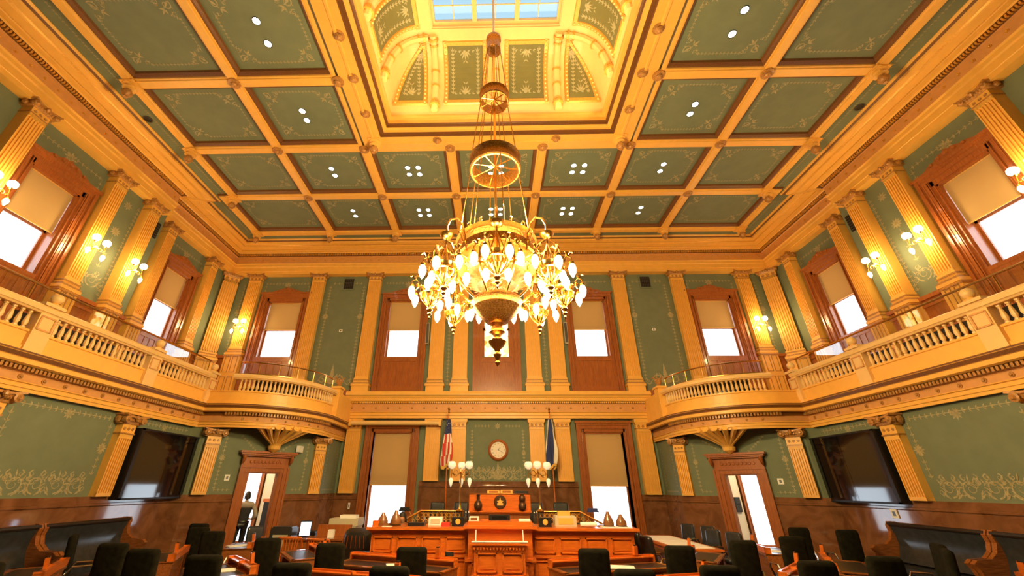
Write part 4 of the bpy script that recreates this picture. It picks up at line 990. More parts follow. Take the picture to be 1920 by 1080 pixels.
for k in range(8):
    a = -PI/2+2*PI*k/8; c, sn = math.cos(a), math.sin(a); px, py = c*R8, sn*R8
    b = cl(MB())
    b.tube([(c*.62, sn*.62, 3.1), (c*.66, sn*.66, 3.35), (c*.72, sn*.72, 3.52), (c*.82, sn*.82, 3.58), (c*.94, sn*.94, 3.5), (px, py, 3.36), (px, py, 3.12)], .017, 6)
    b.tube([(c*.62, sn*.62, 2.98), (c*.75, sn*.75, 3.0), (c*.9, sn*.9, 2.92), (px, py, 2.98)], .014, 6)
    b.tube([(c*.6, sn*.6, 3.3), (c*.7, sn*.7, 3.24), (c*.74, sn*.74, 3.34), (c*.68, sn*.68, 3.4)], .011, 5)
    arm = b.build('arm', 'brass', ch, smooth=True)
    b = cl(MB()); b.lathe([(.015, 3.13), (.05, 3.14), (.09, 3.17), (.105, 3.20), (.09, 3.19), (.03, 3.16)], (px, py, 0), 12)
    b.tube([(px, py, 3.2), (px, py, 2.3)], .012, 6)
    for q in range(5): e = 2*PI*q/5; b.tube([(px, py, 3.05), (px+.07*math.cos(e), py+.07*math.sin(e), 2.86), (px+.13*math.cos(e), py+.13*math.sin(e), 2.68)], .008, 5)
    b.lathe([(.145, 2.60), (.165, 2.61), (.155, 2.64), (.155, 2.67), (.17, 2.70), (.145, 2.70), (.145, 2.60)], (px, py, 0), 20, cap=False)
    for q in range(10): e = 2*PI*q/10; ce, se = math.cos(e), math.sin(e); b.tube([(px+ce*.155, py+se*.155, 2.61), (px+ce*.15, py+se*.15, 2.54), (px+ce*.10, py+se*.10, 2.47), (px+ce*.04, py+se*.04, 2.41)], .009, 5)
    b.lathe([(.02, 2.56), (.085, 2.55), (.09, 2.52), (.06, 2.47), (.04, 2.42), (.03, 2.38)], (px, py, 0), 14)
    b.lathe([(.03, 2.38), (.05, 2.35), (.02, 2.31), (.035, 2.28), (.012, 2.25), (.02, 2.22), (.001, 2.19)], (px, py, 0), 10); b.build('lamp_basket', 'brass', arm, smooth=True)
    for q in range(6):
        e = a+2*PI*(q+.5)/6; ce, se = math.cos(e), math.sin(e); bx, by = px+ce*.30, py+se*.30; zt_ = 2.66 if q in (0, 5) else 2.72 if q in (1, 4) else 2.62
        b = cl(MB()); b.tube([(px+ce*.15, py+se*.15, 2.62), (px+ce*.2, py+se*.2, zt_+.10), (px+ce*.25, py+se*.25, zt_+.14), (bx, by, zt_+.10), (bx, by, zt_+.02)], .009, 5)
        b.lathe([(.012, zt_+.06), (.035, zt_+.03), (.03, zt_)], (bx, by, 0), 8)
        for h in range(3): g = e+h*2.1; b.tube([(bx-ce*.04, by-se*.04, zt_+.13), (bx-ce*.04+.04*math.cos(g), by-se*.04+.04*math.sin(g), zt_+.185), (bx-ce*.04+.075*math.cos(g), by-se*.04+.075*math.sin(g), zt_+.165)], [.01, .02, .004], 4)
        stem = b.build('bulb_stem', 'brass', arm, smooth=True)
        b = cl(MB()); b.lathe([(.025, zt_), (.043, zt_-.03), (.052, zt_-.075), (.044, zt_-.125), (.02, zt_-.18), (.001, zt_-.205)], (bx, by, 0), 12); b.build('bulb', 'bulb', stem, smooth=True)
    lamp('chandelier_and_fill_light', 'POINT', (-.09+px*CS*1.06, CY+py*CS*1.06, 2.50*CS), 72, (1, .74, .33), size=.16)
for k in range(4): lamp('chandelier_and_fill_light', 'POINT', (-.09+.5*math.cos(k*PI/2+.4), CY+.5*math.sin(k*PI/2+.4), 3.95*CS), 130, (1, .74, .33), size=.12)  # added fill lamps above the drum, brightening ceiling and upper walls

# ================================================================== DOORS
for s, sd in ((-1, 'left'), (1, 'right')):
    A = (s*DIAG_A[0], DIAG_A[1]); B = (s*DIAG_B[0], DIAG_B[1]); L = math.dist(A, B); u = Vector(((B[0]-A[0])/L, (B[1]-A[1])/L, 0)); n = Vector((-s*abs(u.y), -abs(u.x), 0))
    dc = Vector((A[0], A[1], 0))+u*1.87
    root = thing('door_%d' % (1 if s < 0 else 2), 'doorway across the far %s corner in a carved wooden surround with a bright corridor beyond' % sd, None, (dc.x, dc.y, FL)); root['kind'] = 'structure'
    T = place((dc.x, dc.y, 0), n); b = MB(); b.T = T
    for q in (-1, 1):
        b.box(*sorted((q*.45, q*.55)), 0, .07, FL, .50); b.box(*sorted((q*.55, q*.66)), 0, .11, FL, .52); b.box(*sorted((q*.66, q*.72)), 0, .14, FL, .50)
        b.box(*sorted((q*.42, q*.45)), -.2, .05, FL, .37)
        b.tube([(q*.70, .13, .62), (q*.70, .2, .70), (q*.70, .24, .78), (q*.70, .22, .84)], [.03, .05, .055, .04], 6)
    b.box(-.45, .45, -.2, .05, .35, .38)
    b.box(-.72, .72, 0, .09, .38, .50); b.box(-.72, .72, 0, .12, .50, .53); b.box(-.70, .70, 0, .06, .53, .82); b.box(-.74, .74, 0, .16, .82, .86); b.box(-.80, .80, 0, .22, .86, .91); b.box(-.84, .84, 0, .26, .91, .97)
    for k in range(-4, 5): b.lathe([(.05, 0), (.035, .02), (.001, .02)], (k*.11, .06, .67), 8, axis=(0, 1, 0))
    b.build('surround', 'wood_red', root)
    # open door leaf folded back into the corridor
    b = MB(); q = -1 if s < 0 else 1
    b.T = T; xh = q*.42*(1 if s > 0 else -1)*1
    if s > 0: xh = .44
    x0, x1 = sorted((xh*.98, xh*.98-(.05 if xh > 0 else -.05))); b.box(x0, x1, -1.05, -.2, FL+.02, .35)
    for z0, z1 in ((FL+.2, -1.0), (-.85, -.1), (0, .25)): b.box(x0-.01, x1+.01, -.95, -.3, z0, z1)
    if s < 0: b.build('door_leaf', 'wood_orange', root)
    lamp('corridor_fill_light', 'POINT', (s*9.6, 14.2, 1.5), 60, (1, .85, .6), size=.3)  # added fill lamp without a fixture, brightens the corridor
root = thing('notice_frame', 'dark framed notices on the cream wall seen through the right doorway', 'picture frame', (8.42, 16.1, -.5)); b = MB(); b.box(8.32, 8.52, 16.08, 16.13, -.74, -.28); b.build('frame', 'black', root)
b = MB(); b.box(8.34, 8.50, 16.07, 16.08, -.48, -.31); b.box(8.34, 8.50, 16.07, 16.08, -.71, -.53); b.build('paper', 'leather_grey', root)
root = thing('cabinet', 'tall dark cabinet seen at the right of the left doorway', 'cabinet', (-8.1, 15.9, FL)); b = MB(); b.box(-8.3, -7.7, 15.8, 16.1, FL, -.5); b.build('body', 'black', root); b = MB(); b.box(-8.34, -7.66, 15.78, 16.1, -.5, -.4); b.build('top', 'wood_orange', root)

# ================================================================== WALL SCREENS, BENCHES
for s, sd in ((-1, 'left'), (1, 'right')):
    root = thing('wall_screen', 'very large black video screen on the lower %s wall' % sd, 'screen', (s*8.75, 11.1, .5))
    X = 8.9; T = Matrix.Identity(4)
    b = MB(); b.box(*sorted((s*8.97, s*8.72)), 10.02, 12.2, -.30, 1.26); b.build('cabinet', 'black', root)
    b = MB()
    for k in range(2): b.box(*sorted((s*8.72, s*8.705)), 10.10+k*1.03, 10.10+k*1.03+1.022, -.26, 1.22)
    b.build('display', 'tv_glass', root)
    b = MB(); xx = sorted((s*8.72, s*8.70)); b.box(*xx, 10.02, 10.1, -.3, 1.26); b.box(*xx, 12.16, 12.2, -.3, 1.26); b.box(*xx, 10.02, 12.2, -.3, -.26); b.box(*xx, 10.02, 12.2, 1.22, 1.26); b.build('bezel', 'black', root)
    for y0, y1, t in ((8.75, 10.75, 'below the wall screen'), (6.6, 8.65, 'nearer the camera')):
        root = thing('wall_bench', 'dark leather bench with scrolled wooden ends along the %s wall, %s' % (sd, t), 'bench', (s*8.5, (y0+y1)/2, FL))
        pr = [(.02, -.72), (.06, -.69), (.10, -.72), (.09, -.80), (.05, -.92), (.05, -1.1), (.12, -1.3), (.2, -1.42)]
        b = MB(); b.sweep([(s*8.93, y0), (s*8.93, y1)], pr, side=s); b.build('backrest', 'leather_grey', root, smooth=True)
        b = MB(); b.tube([(s*8.85, y0, -.72), (s*8.85, y1, -.72)], .045, 8); b.build('top_roll', 'leather_dark', root, smooth=True)
        b = MB(); b.box(*sorted((s*8.9, s*8.28)), y0, y1, -1.55, -1.45); b.box(*sorted((s*8.85, s*8.36)), y0+.05, y1-.05, FL+.06, -1.55); b.build('seat', 'leather_grey', root)
        for ye in (y0, y1):
            pts = [(8.95, FL), (8.95, -.66), (8.85, -.66), (8.80, -.74), (8.82, -.86), (8.76, -1.0), (8.62, -1.1), (8.35, -1.12), (8.27, -1.18), (8.33, -1.26), (8.38, -1.4), (8.34, -1.6), (8.36, FL)]
            n_ = len(pts); vs = [(s*x, ye-.04, z) for x, z in pts]+[(s*x, ye+.04, z) for x, z in pts]
            b = MB(); b.add(vs, [tuple(range(n_)), tuple(range(n_, 2*n_))]+[(i, (i+1) % n_, n_+(i+1) % n_, n_+i) for i in range(n_)]); b.build('end_panel', 'wood_desk', root)

# ================================================================== CLOCK, FLAGS, PROJECTION SCREEN, PLATES
root = thing('wall_clock', 'round wooden wall clock with cream dial above the rostrum, showing twenty past one', 'clock', (.02, 16.15, 1.26))
b = MB(); b.lathe([(.36, 0), (.385, .03), (.36, .07), (.32, .085), (.285, .07), (.285, .04)], (.02, 16.195, 1.26), 32, axis=(0, -1, 0), cap=False); b.build('case', 'wood_red', root, smooth=True)
b = MB(); b.lathe([(.001, .045), (.286, .045)], (.02, 16.195, 1.26), 32, axis=(0, -1, 0), cap=False); b.build('dial', 'flag_white', root)
MATS['dial'] = MATS['flag_white']
def text(s_, size, loc, rot, m, parent, name='numeral', ext=.001):
    c = bpy.data.curves.new(name, 'FONT'); c.body = s_; c.size = size; c.align_x = 'CENTER'; c.align_y = 'CENTER'; c.extrude = ext
    t = bpy.data.objects.new(name, c); dg = None
    COL.objects.link(t); bpy.context.view_layer.update()
    me = bpy.data.meshes.new_from_object(t.evaluated_get(bpy.context.evaluated_depsgraph_get())); bpy.data.objects.remove(t)
    o = bpy.data.objects.new(name, me); me.materials.clear(); me.materials.append(MATS[m]); COL.objects.link(o); o.parent = parent
    l = root_loc(parent); o.location = (loc[0]-l.x, loc[1]-l.y, loc[2]+EYE-l.z); o.rotation_euler = rot; return o
for k, t in enumerate(['XII', 'I', 'II', 'III', 'IV', 'V', 'VI', 'VII', 'VIII', 'IX', 'X', 'XI']):
    a = PI/2-k*PI/6; text(t, .065, (.02+.225*math.cos(a), 16.148, 1.26+.225*math.sin(a)), (PI/2, a-PI/2, 0) if 0 else (PI/2, 0, 0), 'bronze', root)
for nm, ang, ln, w_ in (('hour_hand', PI/2-2*PI*(1.33/12), .12, .02), ('minute_hand', PI/2-2*PI*(20/60), .2, .014)):
    b = MB(); c, sn = math.cos(ang), math.sin(ang); p = lambda x, y: (.02+x*c-y*sn, 16.143, 1.26+x*sn+y*c)
    b.add([p(-.03, -w_/2), p(ln, -w_/4), p(ln, w_/4), p(-.03, w_/2)], [(0, 1, 2, 3)]); b.build(nm, 'black', root)

def flag(x, cols, label, canton):
    root = thing('flag_on_pole', label, 'flag', (x, 15.2, FL))
    b = MB(); b.tube([(x, 15.2, FL), (x, 15.2, 2.45)], .018, 8); b.build('pole', 'wood_orange', root)
    b = MB(); b.lathe([(.02, 2.45), (.04, 2.48), (.02, 2.52), (.05, 2.58), (.001, 2.68)], (x, 15.2, 0), 8); b.build('finial', 'brass', root)
    b = MB(); b.lathe([(.16, 0), (.15, .05), (.04, .08), (.03, .2)], (x, 15.2, FL), 14); b.build('stand', 'brass', root)
    b = MB(); NA, NZ = 36, 16
    def P(i, j):
        t = j/NZ; z = 2.22-1.62*t; a = 2*PI*i/NA
        r = (.055+.115*min(1, t*1.6)*(1-.35*max(0, t-.8)/.2))*(1+.24*math.sin(a*5+t*3)+.12*math.sin(a*9-t*5))
        return (x+.01+r*1.0*math.cos(a)-.04*t, 15.2-.02+r*.7*math.sin(a), z-.06*math.sin(a*2)*t)
    for j in range(NZ):
        for i in range(NA):
            t = j/NZ
            k = ((i+int(j*.25)) // 3) % 2 if cols == 'stripes' else (0 if (i//5) % 3 else 1)
            if cols == 'stripes': m = 2 if (t < .30) else k
            else: m = 2 if k == 0 else 1
            if t > .90 : m = 3
            b.quad(P(i, j), P(i+1, j), P(i+1, j+1), P(i, j+1), m)
    if canton:   # white stars on the blue folds
        for k in range(26):
            i = random.uniform(0, NA); j = random.uniform(.3, 4.4); p = Vector(P(i, j)); d = Vector((p.x-x, p.y-15.18, 0)).normalized(); uu = Vector((-d.y, d.x, 0)); c = p+d*.004
            st = []
            for q in range(10):
                a = PI/2+q*PI/5; r = .02 if q % 2 == 0 else .009; st.append(tuple(c+uu*r*math.cos(a)+Vector((0, 0, r*math.sin(a)))))
            b.add(st, [tuple(range(10))], 1)
    b.build('cloth', ['flag_red', 'flag_white', 'flag_blue', 'flag_gold'], root, smooth=True)
flag(-1.80, 'stripes', 'furled striped flag with starry blue field hanging on a pole left of the clock', True)
flag(1.90, 'state', 'furled dark blue and white flag with gold fringe on a pole right of the clock', False)
root = thing('projection_screen', 'long cream projection screen housing fixed over the left rostrum window', 'projection screen', (-3.9, 15.6, 2.1)); b = MB(); b.tube([(-5.6, 15.75, 2.17), (-2.2, 15.75, 2.17)], .085, 10); b.build('housing', 'cream_light', root, smooth=True)
b = MB(); b.box(-5.66, -5.58, 15.66, 15.95, 2.06, 2.3); b.box(-2.22, -2.14, 15.66, 15.95, 2.06, 2.3); b.build('bracket', 'cream', root)
def plate(o, n, w_, h_, label, name='wall_switch', cat='wall plate', m='paper'):
    root = thing(name, label, cat, o); T = place(o, n); b = MB(); b.T = T; b.box(-w_/2, w_/2, 0, .015, -h_/2, h_/2); b.build('plate', m, root); b = MB(); b.T = T; b.box(-w_/5, w_/5, .015, .022, -h_/4, h_/4); b.build('insert', 'chrome_dark', root)
plate((-6.79, YW, 6.08), (0, -1), .14, .12, 'small cream plate on the green upper wall behind the left balcony')
plate((6.75, YW, 6.08), (0, -1), .14, .12, 'small cream plate on the green upper wall behind the right balcony')
plate((-8.0, 12.76, .22), (-(-1)*.707, -.707), .13, .16, 'small white plate on green wall left of the left doorway')
plate((8.0, 12.76, .18), (-.707, -.707), .14, .15, 'small white plate on green wall right of the right doorway')
plate((8.92, 9.95+.6, -.5), (-1, 0), .16, .18, 'white plate on the marble below the right wall screen')
plate((-5.35, 16.1, -.62), (0, -1), .07, .2, 'narrow white plate on the marble pilaster foot left of the rostrum window')
for s, sd in ((-1, 'left'), (1, 'right')):
    root = thing('air_vent', 'dark rectangular vent grille high on the green back wall above the %s balcony' % sd, 'vent', (s*6.78, YW, 8.35)); b = MB(); b.box(s*6.78-.27, s*6.78+.27, YW-.03, YW, 8.05, 8.68); b.build('frame', 'green', root)
    b = MB(); b.box(s*6.78-.22, s*6.78+.22, YW-.034, YW-.03, 8.1, 8.63); b.build('backing', 'black', root)
    b = MB()
    for k in range(7): z = 8.13+k*.075; b.box(s*6.78-.22, s*6.78+.22, YW-.045, YW-.034, z, z+.018)
    for k in range(6): x = s*6.78-.2+k*.08; b.box(x, x+.015, YW-.045, YW-.034, 8.1, 8.63)
    b.build('grille', 'chrome_dark', root)
    root = thing('air_vent', 'dark vent grille high on the %s wall between the two farther pilasters' % sd, 'vent', (s*WF, 11.33, 8.1)); b = MB(); b.box(*sorted((s*WF, s*(WF-.04))), 11.12, 11.5, 7.8, 8.4); b.build('frame', 'black', root)
    b = MB()
    for k in range(6): z = 7.84+k*.09; b.box(*sorted((s*(WF-.04), s*(WF-.05))), 11.14, 11.48, z, z+.02)
    b.build('grille', 'chrome_dark', root)
root = thing('security_camera', 'white wall camera mounted beside the left corner door pilaster', 'camera', (-6.6, 14.1, 1.1)); b = MB(); b.box(-6.66, -6.54, 13.95, 14.2, 1.0, 1.2); b.build('housing', 'paper', root); b = MB(); b.tube([(-6.6, 14.0, 1.0), (-6.72, 13.9, .9)], .04, 8); b.build('lens', 'black', root)
for s, sd in ((-1, 'left'), (1, 'right')):
    root = thing('wall_speaker', 'slim grey column loudspeaker beside the upper window %s of the chandelier' % sd, 'speaker', (s*2.95, 16.1, 5.9)); b = MB(); b.box(s*2.95-.07, s*2.95+.07, 15.98, 16.1, 5.4, 6.35); b.build('cabinet', 'grey_box', root)
    b = MB(); b.box(s*2.95-.055, s*2.95+.055, 15.972, 15.98, 5.43, 6.32); b.build('grille', 'chrome_dark', root)

# ================================================================== ROSTRUM
def panelled(b, x0, x1, y, rows, n, m=0, sgn=-1):
    """raised-and-fielded panels on a face looking toward the camera"""
    for z0, z1 in rows:
        for k in range(n):
            a = x0+(x1-x0)*k/n+.05; c = x0+(x1-x0)*(k+1)/n-.05
            for q in ((a, c, z0, z0+.02), (a, c, z1-.02, z1), (a, a+.02, z0, z1), (c-.02, c, z0, z1)): b.box(q[0], q[1], y-.035, y, q[2], q[3], m)
            b.box(a+.06, c-.06, y-.012, y, z0+.05, z1-.05, m)
root = thing('rostrum_desk', 'long orange wooden rostrum desk with panelled front at the head of the chamber', 'desk', (0, 10, FL))
b = MB(); b.box(-2.72, 2.72, 9.68, 10.2, FL, -.86)
for zz, d in ((-1.28, .04), (-1.70, .05)): b.box(-2.72-d, 2.72+d, 9.68-d, 9.7, zz, zz+.05)
b.box(-2.76, 2.76, 9.62, 10.2, FL, FL+.12)
for x0, x1 in ((-2.72, -.7), (.62, 2.72)): panelled(b, x0, x1, 9.68, ((-1.20, -.93), (-1.64, -1.32)), 4)
b.build('front', 'wood_orange', root)
b = MB(); b.box(-2.82, 2.82, 9.56, 10.5, -.80, -.75); b.box(-2.78, 2.78, 9.6, 10.4, -.83, -.80); b.box(-2.74, 2.74, 9.64, 10.4, -.86, -.83); b.build('desktop', 'wood_orange', root)
root = thing('reading_desk', 'taller central block of the rostrum with moulded top', 'desk', (-.05, 9.5, FL))
b = MB(); b.box(-.68, .60, 9.35, 9.56, FL, -.80); panelled(b, -.68, .60, 9.35, ((-1.64, -1.32), ), 2); b.box(-.74, .66, 9.3, 9.55, -1.3, -1.25); b.build('body', 'wood_orange', root)
b = MB(); b.box(-.70, .62, 9.32, 9.555, -.80, -.77); b.box(-.74, .66, 9.28, 9.555, -.77, -.745); b.box(-.78, .70, 9.24, 10.15, -.745, -.70); b.box(-.70, .62, 9.45, 10.15, -.70, -.63); b.build('top', 'wood_orange', root)
root = thing('podium', 'orange panelled wooden podium in front of the rostrum', 'podium', (-.06, 8.9, FL))
b = MB(); b.box(-.53, .41, 8.72, 9.3, FL, -1.0); panelled(b, -.53, .41, 8.72, ((-1.38, -1.08), (-1.80, -1.5)), 2); b.box(-.58, .46, 8.67, 9.3, -1.46, -1.41); b.build('body', 'wood_orange', root)
b = MB(); b.box(-.57, .45, 8.68, 9.3, -1.0, -.96); b.box(-.6, .48, 8.65, 9.3, -.96, -.93)
for k in range(16): b.box(-.54+k*.06, -.51+k*.06, 8.665, 8.7, -1.03, -1.0)
b.build('top', 'wood_orange', root)
root = thing('white_rail', 'white rail along the top edge of the podium with two thin uprights', 'rail', (-.06, 8.66, -.93))
b = MB(); b.tube([(-.58, 8.66, -.905), (.46, 8.66, -.905)], .017, 6); b.build('bar', 'paper', root)
for x in (-.5, .38):
    b = MB(); b.tube([(x, 8.66, -.9), (x, 8.75, -.72)], .009, 6); b.build('upright', 'paper', root)
# platforms
b = MB(); b.box(-3.4, 3.4, 10.5, 11.9, FL, FL+.12); b.box(-3.0, 3.0, 11.9, YW-.1, FL, FL+.5); struct(b.build('trim_7', 'carpet'), 'stepped rostrum platform')
root = thing('speaker_desk', 'raised speaker\'s desk with plain orange front panel, dark roundel and ledge', 'desk', (0, 12.4, FL+.5))
b = MB(); b.box(-.80, .80, 12.2, 12.7, FL+.5, -.60); b.build('base', 'wood_red', root)
b = MB(); b.box(-.84, .84, 12.1, 12.75, -.60, -.56); b.box(-.80, .80, 12.15, 12.7, -.64, -.6); b.build('ledge', 'wood_orange', root)
b = MB(); b.box(-.83, .83, 12.22, 12.28, -.56, -.16); b.box(-.83, .83, 12.22, 12.8, -.18, -.155); b.build('front_panel', 'wood_orange', root)
b = MB(); b.lathe([(.001, .035), (.15, .035), (.17, .02), (.17, 0)], (0.01, 12.22, -.36), 26, axis=(0, -1, 0)); b.build('roundel', 'bronze', root)
b = MB(); pts = []
for q in range(10):
    a = PI/2+q*PI/5; r = (.125 if q == 0 else .095) if q % 2 == 0 else .045; pts.append((.01+r*math.cos(a), 12.175, -.36+r*math.sin(a)))
b.add(pts, [tuple(range(10))]); b.box(-.07, .09, 12.172, 12.178, -.44, -.38); b.build('star', 'flag_gold', root)
for x, t in ((-.58, 'left'), (.60, 'right')):
    root = thing('vase', 'dark glazed long necked vase on the ledge of the speaker\'s desk, %s of the roundel' % t, 'vase', (x, 12.12, -.56))
    b = MB(); pr = [(.04, 0), (.10, .04), (.115, .12), (.09, .2), (.04, .25), (.035, .33), (.05, .36)] if x < 0 else [(.04, 0), (.10, .05), (.11, .13), (.07, .2), (.09, .27), (.08, .34), (.04, .38)]
    b.lathe(pr, (x, 12.10, -.56), 14); b.build('body', 'bronze', root, smooth=True); b = MB(); b.lathe([(pr[-1][0], 0), (pr[-1][0]+.012, .01), (pr[-1][0]-.01, .02)], (x, 12.10, -.56+pr[-1][1]), 14, cap=False); b.build('lip', 'black', root)
def boxthing(name, label, cat, x0, x1, y0, y1, z0, z1, m='black', m2=None, extra=None, group=None):
    root = thing(name, label, cat, ((x0+x1)/2, (y0+y1)/2, z0), group=group); b = MB(); e = min(x1-x0, y1-y0, z1-z0)*.08
    b.box(x0, x1, y0, y1, z0, z1-e); b.box(x0+e, x1-e, y0+e, y1-e, z1-e, z1); b.build('body', m, root)
    if m2: b = MB(); b.box(x0+(x1-x0)*.15, x1-(x1-x0)*.15, y0-.006, y0, z0+(z1-z0)*.2, z1-(z1-z0)*.2); b.build('front', m2, root)
    return root
boxthing('tray', 'open cream document tray on top of the speaker\'s desk, left one', 'tray', -.34, .0, 12.4, 12.6, -.155, -.08, 'cream', 'wood_red')
boxthing('tray', 'cream document tray with white papers on the speaker\'s desk, middle one', 'tray', .03, .36, 12.4, 12.6, -.155, -.07, 'cream', 'wood_red')
boxthing('equipment_box', 'flat black box on the right of the speaker\'s desk top', 'box', .42, .78, 12.35, 12.6, -.155, -.09, 'black', 'leather_grey')
boxthing('monitor', 'small black console on the reading desk top in the middle of the rostrum', 'console', -.27, .18, 9.75, 9.95, -.63, -.53, 'black', 'tv_glass')
boxthing('book_stack', 'pile of papers and books at the left of the reading desk', 'books', -.68, -.48, 9.6, 9.85, -.63, -.56, 'paper', 'terracotta')
boxthing('paper_pile', 'loose white papers at the right of the reading desk', 'paper', .36, .6, 9.6, 9.85, -.63, -.60, 'paper')

# platform railing and lamp standards
for s, sd in ((-1, 'left'), (1, 'right')):
    root = thing('brass_railing', 'ornate metal railing with sloping handrail beside the rostrum steps on the %s' % sd, 'railing', (s*1.6, 12.0, FL+.5))
    b = MB(); b.tube([(s*.95, 12.0, -.57), (s*2.1, 12.0, -.57), (s*2.62, 11.3, -.86)], .025, 8); b.build('handrail', 'brass', root, smooth=True)
    for x, y, z in ((.98, 12, -.57), (1.6, 12, -.57), (2.1, 12, -.57), (2.62, 11.3, -.86)):
        b = MB(); b.tube([(s*x, y, z-.85 if y > 11.5 else FL+.1), (s*x, y, z)], .022, 6); b.build('post', 'brass', root)
    b = MB()
    for k in range(9):
        x = 1.05+k*.12; b.tube([(s*x, 12, -1.3), (s*x, 12, -.6)], .008, 4); 
        for z in (-1.2, -1.0, -.8, -.66): b.tube([(s*(x+.06)+.045*math.cos(a*PI/4), 12, z+.045*math.sin(a*PI/4)) for a in range(8)], .009, 4, closed=True)
    for k in range(5):
        t = (k+.5)/5; x, y, z = 2.1+.52*t, 12-.7*t, -.60-.29*t; b.tube([(s*x, y, z-.6), (s*x, y, z)], .008, 4)
        for dz in (.1, .25, .42): b.tube([(s*x+.05*math.cos(a*PI/4), y, z-dz+.045*math.sin(a*PI/4)) for a in range(8)], .009, 4, closed=True)
    b.tube([(s*.98, 12, -1.32), (s*2.1, 12, -1.32)], .015, 5); b.build('grille', 'gilt', root)
    root = thing('lamp_standard', 'tall brass lamp standard with three pale globes and drop bulbs, %s of the speaker\'s desk' % sd, 'lamp', (s*1.06, 12.0, -.57))
    X = s*1.06; Y = 12.0; b = MB(); b.lathe([(.11, 0), (.11, .02), (.05, .05), (.03, .1), (.022, .15), (.018, .5), (.03, .55), (.018, .6), (.016, .9), (.04, .93), (.02, .97), (.016, 1.05)], (X, Y, -.57), 12); b.build('stem', 'brass', root, smooth=True)
    for k in range(3):
        a = math.radians((-150, -30, 90)[k] if s < 0 else (-100, 20, 190)[k]); c, sn = math.cos(a), math.sin(a); r = .27
        b = MB(); b.tube([(X, Y, .36), (X+c*.12, Y+sn*.12, .28), (X+c*r, Y+sn*r, .34), (X+c*r, Y+sn*r, .44)], .012, 5)
        b.tube([(X+c*.15+c*.07*math.cos(q*PI/5), Y+sn*.15+sn*.07*math.cos(q*PI/5), .33+.09*math.sin(q*PI/5)) for q in range(10)], .009, 4, closed=True)
        b.tube([(X+c*r, Y+sn*r, .34), (X+c*(r+.02), Y+sn*(r+.02), .22)], .01, 5); arm = b.build('arm', 'brass', root, smooth=True)
        b = MB(); b.lathe([(.04, 0), (.09, .04), (.11, .1), (.10, .15), (.07, .19)], (X+c*r, Y+sn*r, .44), 14, cap=False); b.lathe([(.001, .13), (.1, .13)], (X+c*r, Y+sn*r, .44), 12, cap=False); b.build('globe', 'globe_faint_glow', arm, smooth=True)
        b = MB(); b.lathe([(.03, 0), (.058, -.05), (.05, -.12), (.02, -.2), (.001, -.23)], (X+c*(r+.02), Y+sn*(r+.02), .22), 12); b.build('drop_bulb', 'globe_faint_glow', arm, smooth=True)

# things on the rostrum desk
Zt = -.75
def desklamp(x, y, label, m):
    root = thing('desk_lamp', label, 'lamp', (x, y, Zt)); b = MB(); b.lathe([(.08, 0), (.08, .015), (.02, .03)], (x, y, Zt), 14); b.build('base', 'terracotta', root)
    b = MB(); b.tube([(x, y, Zt+.02), (x+.03, y, Zt+.15), (x-.03, y, Zt+.27), (x-.1, y, Zt+.3)], .008, 6); b.build('arm', 'brass', root); b = MB(); b.box(x-.26, x-.02, y-.06, y+.06, Zt+.27, Zt+.30); b.box(x-.24, x-.04, y-.045, y+.045, Zt+.30, Zt+.345); b.build('shade', m, root)
desklamp(-2.0, 10.05, 'small desk lamp with dark shade at the left of the rostrum desk', 'black'); desklamp(2.15, 10.05, 'small desk lamp with dark purple shade at the right of the rostrum desk', 'flag_blue')
for x, h, t in ((-2.58, .22, 'left one of the left pair'), (-2.30, .26, 'right one of the left pair'), (2.30, .26, 'left one of the right pair'), (2.57, .21, 'right one of the right pair')):
    root = thing('bell_jar', 'brown cone shaped pot on the rostrum desk, '+t, 'pot', (x, 9.95, Zt), group='brown pots on the rostrum desk'); b = MB(); b.lathe([(.11, 0), (.115, .05), (.09, h*.5), (.04, h*.85), (.03, h)], (x, 9.95, Zt+.03), 14); b.build('body', 'terracotta', root, smooth=True)
    b = MB(); b.lathe([(.12, 0), (.13, .015), (.1, .03)], (x, 9.95, Zt), 14); b.build('saucer', 'bronze', root)
for s, t in ((-1, 'left'), (1, 'right')):
    root = boxthing('seal_box', 'small dark box with round gold seal on the rostrum desk, %s of the reading desk' % t, 'box', s*.93-.13, s*.93+.13, 9.8, 9.95, Zt, Zt+.17, 'black'); b = MB(); b.lathe([(.001, .01), (.05, .01), (.055, 0)], (s*.93, 9.8, Zt+.09), 16, axis=(0, -1, 0)); b.build('seal', 'flag_gold', root)
    for k in range(2):
        x = s*(.70+k*.06); root = thing('bottle', 'clear slim bottle on the rostrum desk %s of the reading desk, %s' % (t, ('inner', 'outer')[k]), 'bottle', (x, 9.75, Zt), group='bottles beside the reading desk'); b = MB(); b.lathe([(.022, 0), (.022, .18), (.009, .22), (.009, .26)], (x, 9.75, Zt), 10); b.build('body', 'guard_glass', root, smooth=True); b = MB(); b.lathe([(.011, 0), (.011, .02)], (x, 9.75, Zt+.26), 8); b.build('cap', 'paper', root)
boxthing('document_box', 'small wooden card box at the far left end of the rostrum desk', 'box', -2.76, -2.62, 9.8, 9.95, Zt, Zt+.1, 'wood_orange')
boxthing('book_stack', 'stack of brown books left on the rostrum desk beside the pots', 'books', -2.6, -2.38, 9.68, 9.85, Zt, Zt+.06, 'terracotta')
boxthing('laptop', 'flat black laptop on the rostrum desk right of the seated clerk', 'laptop', -2.0, -1.65, 9.8, 10.05, Zt, Zt+.06, 'black')
boxthing('paper_tray', 'tray of cream papers on the rostrum desk left of the seal box', 'tray', -1.6, -1.3, 10.1, 10.35, Zt+.0, Zt+.15, 'paper', 'grey_box')
